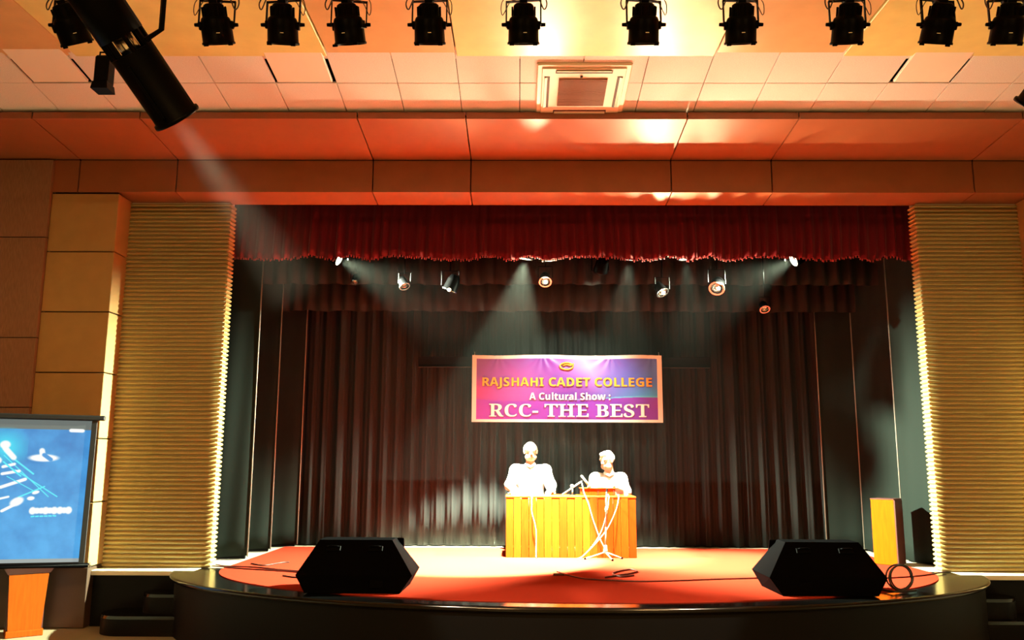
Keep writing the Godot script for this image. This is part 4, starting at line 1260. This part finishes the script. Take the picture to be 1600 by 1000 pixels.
	# lectern below it
	var l := thing("wooden_lectern", "orange wooden lectern standing below the projection screen", "lectern", Vector3(-4.83, 0, -8.45))
	l.rotation.y = 0.6
	part("front_panel", convex([Vector3(-0.17, 0.58, 0.10), Vector3(0.17, 0.58, 0.10), Vector3(0.17, 0.58, 0.07), Vector3(-0.17, 0.58, 0.07)], [Vector3(-0.14, 0.06, 0.10), Vector3(0.14, 0.06, 0.10), Vector3(0.14, 0.06, 0.07), Vector3(-0.14, 0.06, 0.07)]), M.wood_lectern, l)
	part("slanted_top", convex([Vector3(-0.24, 0.68, 0.15), Vector3(0.24, 0.68, 0.15), Vector3(0.24, 0.70, -0.12), Vector3(-0.24, 0.70, -0.12)], [Vector3(-0.18, 0.585, 0.10), Vector3(0.18, 0.585, 0.10), Vector3(0.18, 0.585, -0.10), Vector3(-0.18, 0.585, -0.10)]), M.wood_dark, l)
	for s in [-1.0, 1.0]:
		part("side_panel", bevel(Vector3(0.02, 0.52, 0.17), 0.003), M.wood_dark, l, Vector3(s * 0.145, 0.32, -0.015))
	part("foot", bevel(Vector3(0.32, 0.06, 0.24), 0.006), M.wood_lectern, l, Vector3(0, 0.03, 0.01))

# ---------------------------------------------------------------- box, cables
func floor_cord(label: String, pts: Array, m: Material, r := 0.007) -> void:
	var v := []
	for p in pts: v.append(Vector3(p[0], ST + 0.008 + r, p[1]))
	var o := part("floor_cable", tube(curve(v, 6), r, 6), m, self)
	tag(o, label, "cable", "cables on the stage floor")

func build_small() -> void:
	var b := thing("wooden_cabinet", "tall narrow orange wooden box standing on the stage before the masking flats", "box", Vector3(4.13, ST + 0.008, -9.62))
	b.rotation.y = -0.75
	part("body", bevel(Vector3(0.255, 0.71, 0.22), 0.005), M.wood_box, b, Vector3(0, 0.355, 0))
	part("side_cover", bevel(Vector3(0.016, 0.70, 0.225), 0.003), M.wood_dark, b, Vector3(0.132, 0.355, 0))
	part("top_edge", bevel(Vector3(0.262, 0.012, 0.228), 0.003), M.wood_dark, b, Vector3(0, 0.712, 0))
	floor_cord("dark red cable running along the carpet to the monitor near the coil", [[0.39, -8.85], [0.44, -8.66], [0.50, -8.53], [0.64, -8.32], [0.91, -8.21], [1.15, -8.17], [1.52, -8.23], [1.84, -8.32], [2.33, -8.43]], M.cable_red)
	floor_cord("loosely looped dark red cable in the middle of the carpet", [[0.84, -8.41], [0.94, -8.50], [1.12, -8.69], [1.21, -8.84], [1.16, -8.98], [1.01, -8.83], [0.94, -8.64], [1.00, -8.46], [1.14, -8.56]], M.cable_red, 0.009)
	floor_cord("short plug end of cable on the carpet", [[0.34, -8.57], [0.45, -8.57]], M.cable_red, 0.012)
	floor_cord("red cable leaving the monitor nearer the screen, closer to the flats", [[-3.29, -9.26], [-3.12, -9.11], [-2.76, -9.02], [-2.44, -8.83], [-2.10, -8.70]], M.cable_red)
	floor_cord("red cable leaving the monitor nearer the screen, closer to the apron edge", [[-3.26, -9.10], [-2.86, -8.91], [-2.49, -8.78], [-2.10, -8.62]], M.cable_red)
	floor_cord("thin dark cable curl before the flats on the screen's side", [[-2.91, -9.33], [-2.73, -9.18], [-2.60, -9.40], [-2.53, -9.45]], M.cable)
	floor_cord("short dark cable end beside the monitor nearer the screen", [[-2.31, -8.42], [-2.21, -8.34], [-1.98, -8.20]], M.cable)
	floor_cord("brown cable from the monitor near the coil to the slatted wall", [[3.10, -8.40], [3.47, -8.47], [3.71, -8.52], [4.03, -8.67], [4.42, -8.96]], M.cable_red)
	floor_cord("black cable on the apron leading to the upright coil", [[3.05, -7.98], [3.20, -7.80], [3.29, -7.62], [3.40, -7.64], [3.52, -7.69]], M.cable, 0.009)
	# coil of cable leaning on the apron
	var ring := []
	for k in 73:
		var a := TAU * k / 24.0
		var turn := float(k) / 24.0
		ring.append(Vector3(cos(a) * 0.115 + 0.02 * turn, 0.115 + sin(a) * 0.108 + 0.008, 0.03 * sin(a * 0.5) - 0.02 * turn))
	var o := part("cable_coil", tube(ring, 0.0075, 7), M.cable, self, Vector3(3.36, ST + 0.006, -7.66), Vector3(0.0, 0.15, 0))
	tag(o, "upright coil of black cable on the apron edge", "cable")

func build_haze() -> void:
	# thin theatre haze: under the valance, and along the left profile spotlight's beam
	var dir := Vector3(0.405, -0.68, -0.617).normalized()
	var spots := [[Vector3(0.6, 2.9, -10.2), Vector3(7.4, 2.9, 1.5), 0.00038, Basis.IDENTITY], [Vector3(-1.873, 3.551, -4.3) + dir * 0.62, Vector3(0.5, 1.2, 0.5), 0.026, facing(dir)]]
	for q in spots:
		var f := FogVolume.new()
		f.name = numbered("haze", self)
		f.shape = RenderingServer.FOG_VOLUME_SHAPE_BOX
		f.size = q[1]
		var m := FogMaterial.new()
		m.density = q[2]
		m.albedo = Color(0.92, 0.95, 0.92)
		f.material = m
		add_child(f)
		f.position = q[0]
		f.basis = q[3]
		tag(f, "thin haze lit by the stage lamps under the valance" if q[2] < 0.005 else "thin haze in the profile spotlight's beam", "haze", "", "stuff")
